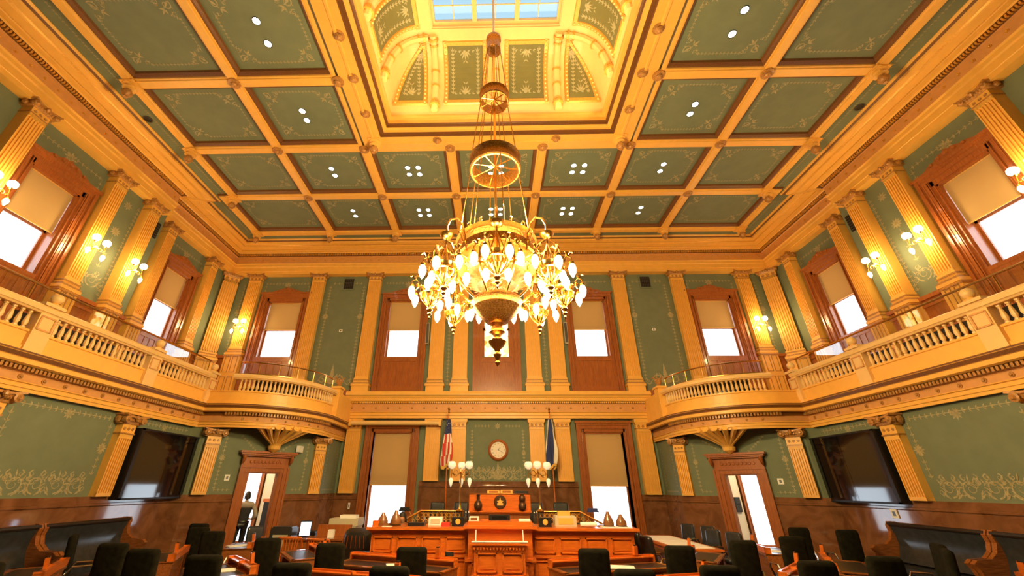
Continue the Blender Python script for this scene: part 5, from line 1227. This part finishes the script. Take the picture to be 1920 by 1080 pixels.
boxthing('file_stack', 'low stack of files on the rostrum desk beside the left seal box', 'files', -1.28, -1.1, 9.75, 9.95, Zt, Zt+.07, 'flag_red')
root = boxthing('tally_machine', 'cream tally machine standing on the rostrum desk right of the seal box', 'machine', 1.16, 1.62, 9.95, 10.2, Zt, Zt+.2, 'grey_box', 'cream'); b = MB(); b.box(1.24, 1.5, 10.0, 10.15, Zt+.2, Zt+.28); b.build('printer', 'flag_gold', root)
root = thing('paper_roll', 'roll of cream papers lying on the right of the rostrum desk', 'paper', (1.85, 9.8, Zt)); b = MB(); b.tube([(1.68, 9.85, Zt+.05), (2.0, 9.75, Zt+.06)], .045, 10); b.build('roll', 'paper', root)
boxthing('papers', 'flat white sheet standing in for glare under the right desk lamp, rostrum desk', 'paper', 2.1, 2.7, 9.62, 9.9, Zt, Zt+.012, 'paper')  # white sheet paints the glare seen on the desktop
boxthing('papers', 'flat white sheet in front of the pots at the left of the rostrum desk', 'paper', -2.5, -2.3, 9.6, 9.68, Zt, Zt+.012, 'paper')

# ================================================================== CHAIRS
def slab(b, w_, h_, t_, r, c=(0, 0, 0), R=None, curve=0, m=0, n=5):
    """rounded upholstered slab: x width, z height, y thickness"""
    def ring(ins, y):
        pts = []; hw, hh, rr = w_/2-ins, h_/2-ins, max(.01, r-ins*.5)
        for cx, cz, a0 in ((hw-rr, hh-rr, 0), (-hw+rr, hh-rr, 90), (-hw+rr, -hh+rr, 180), (hw-rr, -hh+rr, 270)):
            for k in range(n+1):
                a = math.radians(a0+90*k/n); x, z = cx+rr*math.cos(a), cz+rr*math.sin(a); pts.append((x, y+curve*(x/(w_/2))**2, z))
        return pts
    L = [ring(t_*.45, -t_/2), ring(t_*.15, -t_*.42), ring(0, -t_*.15), ring(0, t_*.15), ring(t_*.15, t_*.42), ring(t_*.45, t_/2)]; k = len(L[0]); vs = []
    for l in L:
        for p in l: p = Vector(p); p = R @ p if R is not None else p; vs.append(p+Vector(c))
    fs = [tuple(range(k))[::-1], tuple(range(5*k, 6*k))]
    for j in range(5):
        for i in range(k): fs.append((j*k+i, j*k+(i+1) % k, (j+1)*k+(i+1) % k, (j+1)*k+i))
    b.add(vs, fs, m)
def member_chair(m='cloth_olive', armm='leather_dark', top=1.15, w_=.45):
    root = thing('swivel_chair', 'x', 'chair', (0, 0, FL)); back_h = top-.42
    R = Matrix.Rotation(math.radians(-7), 3, 'X')
    b = MB(); slab(b, w_, back_h, .11, .06, (0, -.25, .42+back_h/2), R.inverted(), curve=.03); b.build('backrest', m, root, local=True, smooth=True, angle=60)
    b = MB(); slab(b, .50, .50, .11, .08, (0, 0, .47), Matrix.Rotation(PI/2, 3, 'X')); b.build('seat', m if m != 'cloth_olive' else 'leather_dark', root, local=True, smooth=True, angle=60)
    for s in (-1, 1):
        b = MB(); b.tube([(s*.25, -.22, .44), (s*.29, -.2, .55), (s*.29, -.12, .68), (s*.29, .14, .68), (s*.28, .18, .6), (s*.26, .12, .45)], .018, 6); b.build('armrest', 'chrome', root, local=True, smooth=True)
    b = MB(); b.lathe([(.03, .12), (.03, .42), (.10, .43)], n=10); b.build('column', 'chrome_dark', root, local=True)
    b = MB()
    for k in range(5): a = 2*PI*k/5; b.tube([(0, 0, .13), (.3*math.cos(a), .3*math.sin(a), .075)], [.03, .018], 6)
    b.build('star_base', 'black', root, local=True)
    for k in range(5): a = 2*PI*k/5; b = MB(); b.lathe([(.03, -.02), (.03, .02)], (.3*math.cos(a), .3*math.sin(a), .03), 10, axis=(-math.sin(a), math.cos(a), 0)); b.build('caster', 'black', root, local=True)
    return root
def face(x, y, tx=0, ty=12.0): return math.atan2(-(tx-x), ty-y)
GM_ = 'member chairs with dark olive covers'
mc = None
chairs = [(-1.38, 7.10, 4, 'olive covered chair at the desk left of the podium, inner one'), (-2.73, 7.46, 4, 'olive covered chair at the desk left of the podium, outer one'),
 (-4.06, 8.10, 8, 'olive covered chair at the angled desk below the left doorway'), (1.30, 7.10, -4, 'olive covered chair at the desk right of the podium, inner one'),
 (2.71, 7.5, -3, 'olive covered chair at the desk right of the podium, outer one'), (4.12, 8.3, -6, 'olive covered chair in front of the lit side chairs right of the rostrum'),
 (5.40, 8.98, -2, 'olive covered chair below the right doorway'), (6.85, 10.95, 0, 'tall olive covered chair against the marble right of the right doorway, left of two'), (7.55, 10.45, 0, 'tall olive covered chair against the marble right of the right doorway, right of two'),
 (-2.52, 5.66, 3, 'olive covered chair cut by the bottom edge, third from the podium on the left'), (-1.34, 5.50, 0, 'olive covered chair cut by the bottom edge, nearest the podium on the left'),
 (-3.90, 6.18, 4, 'olive covered chair low in the photo, in front of the brightly lit desk'), (-5.12, 6.70, 6, 'olive covered chair in front of the left bench end'), (-6.04, 7.25, 10, 'olive covered chair between the side turned chair and the bench end on the left'),
 (-7.55, 8.3, 55, 'olive covered chair turned sideways before the left wall bench'), (-6.1, 5.55, 5, 'olive covered chair at the very bottom left beside the wooden holder'), (-7.9, 5.9, 10, 'dark chair in the bottom left corner of the photo'),
 (1.38, 5.45, 0, 'olive covered chair cut by the bottom edge, nearest the podium on the right'), (2.45, 5.75, -3, 'olive covered chair cut by the bottom edge, second on the right'), (3.84, 6.15, -4, 'olive covered chair low in the photo under the right doorway'),
 (5.0, 6.55, -8, 'olive covered chair low in the photo before the right bench end'), (6.38, 7.25, -55, 'olive covered chair turned sideways before the right bench, left of two'), (6.9, 7.9, -65, 'olive covered chair turned sideways before the right bench, right of two'),
 (-6.55, 10.0, 12, 'olive covered chair against the marble left of the left doorway, nearer'), (-7.15, 10.9, 5, 'tall dark chair in the marble corner left of the left doorway'), (-5.72, 9.2, 8, 'olive covered chair with chrome arm just left of the left doorway'),
 (6.6, 5.7, -8, 'dark chair at the bottom right beside the wooden holder')]
for x, y, dr, t in chairs:
    y -= .08; q = -math.atan2(x*.06, y); x, y = x-.24*math.sin(q), y+.24*math.cos(q); rz = q-(math.radians(dr) if abs(dr) > 30 else 0)
    if mc is None: mc = member_chair(); mc.location = (x, y, 0); mc.rotation_euler = (0, 0, rz); mc['label'] = t; mc['group'] = GM_
    else: dup(mc, (x, y, FL), rz, t, GM_)
bc = None
for x, y, z, rz, t in ((-1.82, 13.1, FL+.5, PI, 'black leather chair behind the rail, outer one left of the speaker\'s desk'), (-1.12, 13.1, FL+.5, PI, 'black leather chair behind the left lamp standard'),
                     (1.05, 13.1, FL+.5, PI, 'black leather chair behind the right lamp standard'), (1.80, 13.1, FL+.5, PI, 'black leather chair behind the rail, outer one right of the speaker\'s desk'),
                     (-1.55, 11.0, FL+.12, PI, 'black clerk chair behind the rostrum desk on the left'), (1.95, 11.0, FL+.12, PI, 'black clerk chair behind the rostrum desk on the right'),
                     (3.25, 9.85, FL, -PI/2+.15, 'dark chair at the papered side table right of the rostrum, nearest the camera'), (3.3, 10.7, FL, -PI/2+.1, 'dark chair at the papered side table, middle one on the rostrum side'), (3.32, 11.6, FL, -PI/2, 'dark chair at the papered side table, far one on the rostrum side')):
    if bc is None: bc = member_chair('leather_dark', top=1.06, w_=.43); bc.location = (x, y, z+EYE); bc.rotation_euler = (0, 0, rz); bc['label'] = t; bc['group'] = 'black leather chairs'
    else: dup(bc, (x, y, z), rz, t, 'black leather chairs')
gc_ = None
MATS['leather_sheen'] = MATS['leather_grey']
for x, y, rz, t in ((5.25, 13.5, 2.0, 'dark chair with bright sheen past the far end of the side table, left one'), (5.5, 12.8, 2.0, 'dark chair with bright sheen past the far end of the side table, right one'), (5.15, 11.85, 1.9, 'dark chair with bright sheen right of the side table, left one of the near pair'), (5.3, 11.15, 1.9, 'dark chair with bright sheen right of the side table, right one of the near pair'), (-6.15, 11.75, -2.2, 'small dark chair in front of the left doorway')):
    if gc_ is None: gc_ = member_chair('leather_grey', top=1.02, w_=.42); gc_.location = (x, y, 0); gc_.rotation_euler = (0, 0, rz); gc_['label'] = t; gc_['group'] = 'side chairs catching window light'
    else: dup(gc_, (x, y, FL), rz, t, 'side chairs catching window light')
def spindle_chair(x, y, rz, label):
    root = thing('spindle_chair', label, 'chair', (x, y, FL), rz); b = MB(); slab(b, .46, .44, .04, .1, (0, 0, .44), Matrix.Rotation(PI/2, 3, 'X')); b.build('seat', 'wood_orange', root, local=True, smooth=True)
    arcp = [(.26*math.sin(a), -.05-.2*math.cos(a), .86+.03*math.cos(a)) for a in [math.radians(-85+17*k) for k in range(11)]]
    b = MB(); b.tube([(arcp[0][0], .12, .66)]+arcp+[(arcp[-1][0], .12, .66)], .024, 6); b.build('bow_rail', 'wood_orange', root, local=True, smooth=True)
    for k in range(9):
        a = math.radians(-64+16*k); b = MB(); b.tube([(.2*math.sin(a), -.03-.17*math.cos(a), .45), (.25*math.sin(a), -.05-.2*math.cos(a), .87)], .009, 5); b.build('spindle', 'wood_orange', root, local=True)
    for sx in (-1, 1):
        for sy in (-1, 1): b = MB(); b.tube([(sx*.15, sy*.14, .43), (sx*.21, sy*.2, 0)], [.02, .014], 6); b.build('leg', 'wood_orange', root, local=True)
spindle_chair(-4.95, 10.9, .1, 'curved back spindle chair, left of two below the left balcony'); spindle_chair(-4.15, 10.6, -.1, 'curved back spindle chair, right of two below the left balcony')

# ================================================================== DESKS
def member_desk(x, y, rz, w_, label, items=()):
    root = thing('member_desk', label, 'desk', (x, y, FL), rz, 'members\' wooden desks'); d = .66; hw = w_/2
    b = MB(); b.box(-hw, hw, -d/2, d/2, .70, .735); b.box(-hw-.02, hw+.02, -d/2-.02, -d/2+.06, .735, .75); b.box(-hw-.02, -hw+.06, -d/2, d/2, .735, .75); b.box(hw-.06, hw+.02, -d/2, d/2, .735, .75); b.box(-hw, hw, d/2-.16, d/2, .735, .75); b.build('desktop', 'wood_desk', root, local=True)
    b = MB(); b.box(-hw+.06, hw-.06, -d/2+.06, d/2-.16, .735, .742); b.build('leather_inset', 'leather_dark', root, local=True)
    b = MB(); b.box(-hw, hw, d/2-.03, d/2, .75, .86); b.box(-hw, hw, d/2-.12, d/2-.03, .82, .835)
    for q in (-1, 0, 1): b.box(q*(hw-.015)-.015, q*(hw-.015)+.015, d/2-.12, d/2, .75, .86)
    b.build('back_shelf', 'wood_orange', root, local=True)
    for q in (-1, 1):
        b = MB(); b.box(*sorted((q*hw, q*(hw-.32))), -d/2+.03, d/2-.02, .08, .70)
        for k in range(3): b.box(*sorted((q*(hw-.02), q*(hw-.30))), -d/2+.015, -d/2+.03, .12+k*.19, .29+k*.19)
        p = b.build('pedestal', 'wood_desk', root, local=True)
    b = MB(); b.box(-hw+.3, hw-.3, d/2-.05, d/2-.03, .25, .70); b.build('modesty_panel', 'wood_desk', root, local=True)
    return root
def on_desk(x, y, rz, dx, dy): c, sn = math.cos(rz), math.sin(rz); return x+dx*c-dy*sn, y+dx*sn+dy*c
desks = [(-1.9, 8.2, -.20, 2.15, 'wide leather topped desk left of the podium'), (1.85, 8.2, .14, 2.1, 'wide leather topped desk right of the podium'),
 (-3.95, 9.35, .62, 1.3, 'leather topped desk angled below the left balcony'), (3.95, 9.5, -.50, 1.35, 'leather topped desk in front of the papered side table'),
 (-4.5, 7.6, .45, 1.3, 'desk with bright window glare on its top, left foreground'), (-6.45, 8.85, .7, 1.4, 'dark desk before the chairs left of the left doorway'), (5.9, 10.4, -.75, 1.2, 'desk catching window glare in front of the right doorway'),
 (-5.85, 10.55, .8, 1.1, 'desk catching window glare in front of the left doorway'), (6.0, 8.5, -.75, 1.5, 'dark desk before the right marble corner'), (-7.2, 7.1, .85, 1.5, 'desk in the lower left beside the side turned chair'), (4.7, 7.45, -.5, 1.3, 'desk with papers low on the right'), (7.55, 6.75, -.85, 1.1, 'desk at the lower right edge before the bench'), (-2.25, 6.62, .22, 2.1, 'desk at the bottom of the photo left of centre'), (2.3, 6.55, -.25, 2.1, 'desk at the bottom of the photo right of centre')]
DZ = FL+.86
for x, y, rz, w_, t in desks: 
    rz_ = face(x, y)*.75 if abs(x) < 2.5 else face(x, y)
    member_desk(x, y, rz_, w_, t)
    hx, hy = on_desk(x, y, rz_, w_*.33, .27)
    root = thing('pen_holder', 'small upright wooden block on the %s' % t.replace('wide ', ''), 'desk holder', (hx, hy, FL+.86), rz_, 'wooden blocks on the desks'); b = MB(); b.cbox((0, 0, .07), (.07, .05, .14), Matrix.Rotation(.15, 3, 'X')); b.build('block', 'wood_orange', root, local=True)
    b = MB(); b.cbox((0, 0, .15), (.05, .03, .02)); b.build('slot', 'bronze', root, local=True)
def sheet(x, y, z, w_, d_, rz, label, m='paper', n=1):
    root = thing('papers', label, 'paper', (x, y, z), rz); b = MB(); b.box(-w_/2, w_/2, -d_/2, d_/2, 0, .006*n+.004); b.build('sheet', m, root, local=True); b = MB(); b.box(-w_/2+.02, w_/2-.04, -d_/2+.03, d_/2-.02, .006*n+.004, .006*n+.008); b.build('top_sheet', m, root, local=True)
sheet(-1.8, 8.2, FL+.742, .42, .32, .3, 'pale blue papers spread on the desk left of the podium'); sheet(2.0, 8.2, FL+.742, .42, .3, -.2, 'pale papers on the desk right of the podium'); sheet(-4.55, 7.55, FL+.742, .5, .3, .5, 'bright papers on the glare lit left desk'); sheet(4.6, 7.4, FL+.742, .5, .3, -.5, 'white papers on the low desk at right'); sheet(-5.9, 10.5, FL+.742, .5, .3, .8, 'papers on the desk before the left doorway'); sheet(5.85, 10.35, FL+.742, .5, .3, -.8, 'papers on the desk before the right doorway')
root = boxthing('intercom', 'small black box on the shelf of the desk left of the podium', 'box', -1.02, -.88, 8.33, 8.41, FL+.86, FL+.92, 'black', 'leather_grey')
root = thing('side_table', 'long wooden side table covered with pale papers right of the rostrum', 'table', (4.35, 11.9, FL)); b = MB(); b.box(3.85, 4.85, 10.4, 13.4, -1.24, -1.2); b.box(3.9, 4.8, 10.45, 13.35, -1.32, -1.24); b.build('tabletop', 'wood_orange', root)
for x in (3.95, 4.75):
    for y in (10.5, 13.3): b = MB(); b.box(x-.04, x+.04, y-.04, y+.04, FL, -1.32); b.build('leg', 'wood_orange', root)
sheet(4.35, 11.2, -1.2, .8, 1.2, 0, 'pale papers on the near half of the side table'); sheet(4.35, 12.5, -1.2, .8, 1.2, 0, 'pale papers on the far half of the side table')

# things at the left, below the balcony
root = thing('copier', 'beige office machine with a white top left of the lower left window', 'machine', (-4.35, 13.0, FL)); b = MB(); b.box(-4.75, -3.95, 12.7, 13.3, -.98, -.80); b.box(-4.72, -3.98, 12.72, 13.3, -1.25, -.98); b.build('body', 'grey_box', root); b = MB(); b.box(-4.5, -4.05, 12.8, 13.1, -.80, -.72); b.build('paper_tray', 'paper', root); b = MB(); b.box(-4.7, -4.0, 12.75, 13.25, FL, -1.25); b.build('stand', 'black', root)
root = thing('bag_cart', 'black plastic draped cart left of the rostrum desk', 'cart', (-3.35, 10.9, FL)); b = MB(); slab(b, .62, .95, .5, .15, (-3.35, 10.9, -1.35)); b.build('drape', 'leather_dark', root, smooth=True)
for q in (-.22, .22): b = MB(); b.lathe([(.05, -.02), (.05, .02)], (-3.35+q, 10.8, FL+.05), 10, axis=(1, 0, 0)); b.build('wheel', 'black', root)
b = MB()
for k in range(6): b.tube([(-3.6+k*.09, 10.63, -1.0), (-3.62+k*.1, 10.62, -1.25)], .012, 5)
b.build('buckles', 'chrome', root)
root = thing('staff_desk', 'dark staff desk with raised wooden back below the left balcony', 'desk', (-4.75, 12.0, FL)); b = MB(); b.box(-5.6, -3.9, 11.7, 12.4, -1.22, -1.18); b.box(-5.5, -4.0, 11.75, 12.4, FL, -1.22); b.build('body', 'wood_desk', root); b = MB(); b.box(-4.9, -4.0, 12.35, 12.42, -1.18, -.92); b.build('back_panel', 'wood_red', root)
root = thing('monitor', 'curved monitor with bluish screen on the dark staff desk', 'screen', (-5.05, 11.9, -1.18)); b = MB(); b.cbox((-5.05, 11.9, -.97), (.28, .05, .34), Matrix.Rotation(.35, 3, 'Z')); b.build('bezel', 'black', root); b = MB(); b.cbox((-5.04, 11.87, -.98), (.24, .02, .30), Matrix.Rotation(.35, 3, 'Z')); b.build('display', 'screen_on', root); b = MB(); b.box(-5.12, -4.98, 11.88, 11.98, -1.18, -1.14); b.build('foot', 'black', root)
boxthing('papers_stack', 'white papers standing on the dark staff desk', 'paper', -4.45, -4.3, 11.9, 12.0, -1.18, -1.0, 'paper'); boxthing('crate', 'grey wire crate behind the spindle chairs', 'crate', -6.3, -5.7, 12.6, 13.0, FL, -1.0, 'chrome_dark', 'grey_box')
boxthing('printer', 'small black printer beside the grey wire crate', 'machine', -5.6, -5.1, 12.75, 13.15, -1.5, -1.12, 'black'); boxthing('printer_table', 'low dark table under the small black printer', 'table', -5.65, -5.05, 12.7, 13.2, FL, -1.5, 'wood_desk')

# ================================================================== PEOPLE
def skin_body(name, J, E, parent, mname, root_i=0, sub=2, extra=None, T=None):
    import bmesh
    me = bpy.data.meshes.new(name); bm = bmesh.new(); lay = bm.verts.layers.skin.verify(); vs = [bm.verts.new(p[:3]) for p in J]
    for a, c in E: bm.edges.new((vs[a], vs[c]))
    for v, p in zip(vs, J):
        r = p[3]; v[lay].radius = r if isinstance(r, tuple) else (r, r)
    vs[root_i][lay].use_root = True
    bm.to_mesh(me); bm.free(); o = bpy.data.objects.new(name+'_rig', me); COL.objects.link(o)
    m = o.modifiers.new('s', 'SKIN'); m.use_smooth_shade = True; sb = o.modifiers.new('u', 'SUBSURF'); sb.levels = sub; sb.render_levels = sub
    bpy.context.view_layer.update(); me2 = bpy.data.meshes.new_from_object(o.evaluated_get(bpy.context.evaluated_depsgraph_get())); bpy.data.objects.remove(o)
    if extra is not None:
        bm = bmesh.new(); bm.from_mesh(me2)
        t = bpy.data.meshes.new('t'); t.from_pydata(extra.v, [], extra.f); bm.from_mesh(t); bm.to_mesh(me2); bm.free(); bpy.data.meshes.remove(t)
    me2.materials.clear(); me2.materials.append(MATS[mname])
    for p in me2.polygons: p.material_index = 0; p.use_smooth = True
    me2.name = name; r = bpy.data.objects.new(name, me2); COL.objects.link(r); r.parent = parent; return r
def head_geo(c, k=1.0):
    """face toward +y: skull, jaw, nose, ears, brow, lips"""
    b = MB(); n = 18; prof = []
    rows = 14; vs = []
    for j in range(rows+1):
        t = j/rows; z = -.125+.245*t
        for i in range(n):
            a = 2*PI*i/n; ca, sa = math.cos(a), math.sin(a)
            rr = math.sin(PI*min(1, max(0, t*.94+.03)))**.55; rx = .076*rr; ry = .095*rr
            if t < .45 and sa > 0: rx *= .80+.2*t/.45; ry *= .88+.12*t/.45
            if t < .4 and sa < 0: ry *= .55+.45*t/.4
            x, y = rx*ca, ry*sa
            if sa > .9 and .36 < t < .58: y += .018*(1-abs(t-.42)/.16)
            if sa > .5 and .6 < t < .68: y += .004
            if sa > .8 and .22 < t < .30: y += .005
            if .6 > abs(ca) > .15 and sa > .7 and .52 < t < .60: y -= .008
            vs.append((c[0]+x*k, c[1]+y*k, c[2]+z*k))
    fs = [tuple(range(n))[::-1], tuple(range(rows*n, rows*n+n))]
    for j in range(rows):
        for i in range(n): fs.append((j*n+i, j*n+(i+1) % n, (j+1)*n+(i+1) % n, (j+1)*n+i))
    b.add(vs, fs); b.sphere((c[0], c[1]+.108*k, c[2]-.012*k), .014*k, 8, sz=1.3)
    for s in (-1, 1): b.sphere((c[0]+s*.078*k, c[1]-.005, c[2]+.0), .02*k, 8, sx=.4, sz=1.6)
    return b
def hand(J, E, w_, d, side, up=(0, 0, 1)):
    """append palm, four fingers and thumb from wrist index w_ along direction d"""
    p = Vector(J[w_][:3]); d = Vector(d).normalized(); s_ = Vector(side).normalized(); nrm = d.cross(s_).normalized()
    J.append((*(p+d*.045), .026)); c = len(J)-1; E.append((w_, c)); J.append((*(p+d*.085), .03)); k = len(J)-1; E.append((c, k))
    for q, ln in ((-1.5, .055), (-.5, .07), (.5, .068), (1.5, .055)):
        b0 = p+d*.095+s_*q*.019; a = len(J); J.append((*b0, .010)); E.append((k, a)); J.append((*(b0+d*ln*.5+nrm*.006), .009)); E.append((a, a+1)); J.append((*(b0+d*ln*.85+nrm*.024), .008)); E.append((a+1, a+2))
    a = len(J); b0 = p+d*.05-s_*.035; J.append((*b0, .012)); E.append((c, a)); J.append((*(b0+d*.035-s_*.018+nrm*.01), .010)); E.append((a, a+1))
def loft(rings, n=20):
    """closed garment from (x, y, z, rx, ry) rings"""
    b = MB(); vs = []
    for x, y, z, rx, ry in rings:
        for i in range(n): a = 2*PI*i/n; c, q = math.cos(a), math.sin(a); vs.append((x+rx*math.copysign(abs(c)**.85, c), y+ry*math.copysign(abs(q)**.85, q), z))
    k = len(rings); fs = [tuple(range(n))[::-1], tuple(range((k-1)*n, k*n))]+[(j*n+i, j*n+(i+1) % n, (j+1)*n+(i+1) % n, (j+1)*n+i) for j in range(k-1) for i in range(n)]
    b.add(vs, fs); return b
# standing man seen from behind in the left doorway (local +y is where he faces)
px, py = -7.96, 14.05; rz = math.atan2(.53, .85)
man = thing('person', 'person in dark vest and light sleeves standing in the left doorway, back turned', 'person', (px, py, FL), rz)
J = [(0, 0, .98, (.165, .11)), (0, .01, 1.12, (.16, .11)), (0, .02, 1.28, (.20, .12)), (0, .0, 1.42, (.19, .10)), (0, .0, 1.50, .06), (0, .01, 1.58, .052),
     (.20, 0, 1.42, .066), (.285, -.01, 1.30, .058), (.34, -.04, 1.12, .05), (.27, .10, 1.02, .036), (.20, .22, 1.03, .027),
     (-.20, 0, 1.42, .066), (-.285, -.02, 1.30, .058), (-.37, -.06, 1.12, .05), (-.27, .10, 1.04, .036), (-.18, .22, 1.06, .027),
     (.095, 0, .90, .095), (.10, .03, .50, .062), (.10, .0, .10, .042), (.10, .12, .035, .036),
     (-.095, 0, .90, .095), (-.12, -.02, .50, .062), (-.14, -.08, .10, .042), (-.14, .04, .035, .036)]
E_ = [(0, 1), (1, 2), (2, 3), (3, 4), (4, 5), (3, 6), (6, 7), (7, 8), (8, 9), (9, 10), (3, 11), (11, 12), (12, 13), (13, 14), (14, 15), (0, 16), (16, 17), (17, 18), (18, 19), (0, 20), (20, 21), (21, 22), (22, 23)]
J2, E2 = list(J), list(E_); hand(J2, E2, 10, (-.4, .9, .1), (0, .1, 1)); hand(J2, E2, 15, (.4, .9, .1), (0, .1, 1))
skin_body('body', J2, E2, man, 'skin', extra=head_geo((0, .02, 1.67)))
def fat(Js, d, sel): return [(p[0], p[1], p[2], tuple(q+d for q in (p[3] if isinstance(p[3], tuple) else (p[3], p[3])))) for i, p in enumerate(Js) if i in sel]
def garment(name, sel, edges, d, m, par, Js, Es):
    idx = sorted(sel); mp = {a: i for i, a in enumerate(idx)}; skin_body(name, fat(Js, d, set(idx)), [(mp[a], mp[c]) for a, c in Es if a in mp and c in mp], par, m)
garment('shirt', [3, 6, 7, 8, 9, 11, 12, 13, 14], None, .016, 'shirt', man, J, E_)
garment('trousers', [0, 16, 17, 18, 20, 21, 22], None, .022, 'black', man, J, E_)
loft([(0, .01, .93, .175, .125), (0, .01, 1.0, .172, .125), (0, .01, 1.12, .170, .125), (0, .01, 1.25, .200, .135), (0, .01, 1.36, .225, .135), (0, .0, 1.43, .225, .12), (0, 0, 1.475, .17, .10), (0, 0, 1.505, .09, .075), (0, 0, 1.515, .07, .065)]).build('vest', 'vest', man, local=True, smooth=True, angle=80)
loft([(0, 0, 1.50, .062, .06), (0, .005, 1.545, .06, .058)]).build('collar', 'shirt', man, local=True)
loft([(0, 0, .78, .19, .13), (0, 0, .86, .195, .14), (0, 0, .95, .178, .128), (0, 0, .99, .172, .12)]).build('trouser_seat', 'black', man, local=True, smooth=True)
for s in (-1, 1):
    b = MB(); x = .10 if s > 0 else -.14; y0 = 0 if s > 0 else -.08; slab(b, .1, .27, .09, .04, (x, y0+.05, .045), Matrix.Rotation(PI/2, 3, 'X')); b.build('shoe', 'black', man, local=True, smooth=True)
def hair(par, c, k=1.0):
    b = MB(); n = 16; rows = 9; vs = []
    for j in range(rows+1):
        t = j/rows
        for i in range(n):
            a = 2*PI*i/n; sa = math.sin(a); lo = .03 if sa > .3 else -.085 if sa < -.2 else -.03; z = lo+(.135-lo)*t; rr = max(.02, math.cos(t*PI/2)**.55)
            if sa < .3: rr = max(rr, .0)
            vs.append((c[0]+.093*rr*math.cos(a)*k, c[1]-.006+(.112 if sa < 0 else .100)*rr*sa*k, c[2]+z*k*1.06))
    fs = [tuple(range(rows*n, rows*n+n))]+[(j*n+i, j*n+(i+1) % n, (j+1)*n+(i+1) % n, (j+1)*n+i) for j in range(rows) for i in range(n)]
    b.add(vs, fs); b.build('hair', 'hair', par, local=True, smooth=True, angle=80)
hair(man, (0, .02, 1.67))
# seated clerk behind the rostrum desk
px, py = -2.29, 10.85; base = FL+.12
clerk = thing('person', 'dark haired person seated behind the left end of the rostrum desk', 'person', (px, py, base), PI-.6)
J = [(0, -.02, .52, (.16, .12)), (0, -.01, .66, (.14, .11)), (0, .0, .82, (.17, .11)), (0, .02, .95, (.15, .09)), (0, .03, 1.02, .058), (0, .045, 1.09, .05),
     (.17, .02, .95, .06), (.24, .06, .82, .05), (.25, .14, .68, .042), (.20, .30, .70, .034), (.14, .40, .74, .026), (-.17, .02, .95, .06), (-.24, .06, .82, .05), (-.25, .14, .68, .042), (-.20, .30, .70, .034), (-.14, .40, .74, .026),
     (.1, .02, .50, .09), (.13, .42, .50, .065), (.13, .44, .10, .045), (.13, .55, .035, .036), (-.1, .02, .50, .09), (-.13, .42, .50, .065), (-.13, .44, .10, .045), (-.13, .55, .035, .036)]
J2, E2 = list(J), list(E_); hand(J2, E2, 10, (-.3, .9, 0), (1, .3, 0)); hand(J2, E2, 15, (.3, .9, 0), (1, -.3, 0))
skin_body('body', J2, E2, clerk, 'skin', extra=head_geo((0, .06, 1.17))); garment('sleeves', [3, 6, 7, 8, 9, 11, 12, 13, 14], None, .016, 'vest', clerk, J, E_); loft([(0, 0, .46, .18, .13), (0, 0, .62, .17, .13), (0, .0, .80, .20, .135), (0, .02, .93, .215, .12), (0, .02, .99, .13, .09), (0, .03, 1.02, .07, .065)]).build('jacket', 'vest', clerk, local=True, smooth=True, angle=80); garment('trousers', [0, 16, 17, 18, 20, 21, 22], None, .02, 'black', clerk, J, E_); hair(clerk, (0, .06, 1.17))
dup(bc, (px+.02, py+.05, FL+.12), PI-.6, 'black clerk chair under the seated person at the left of the rostrum desk', 'black leather chairs')
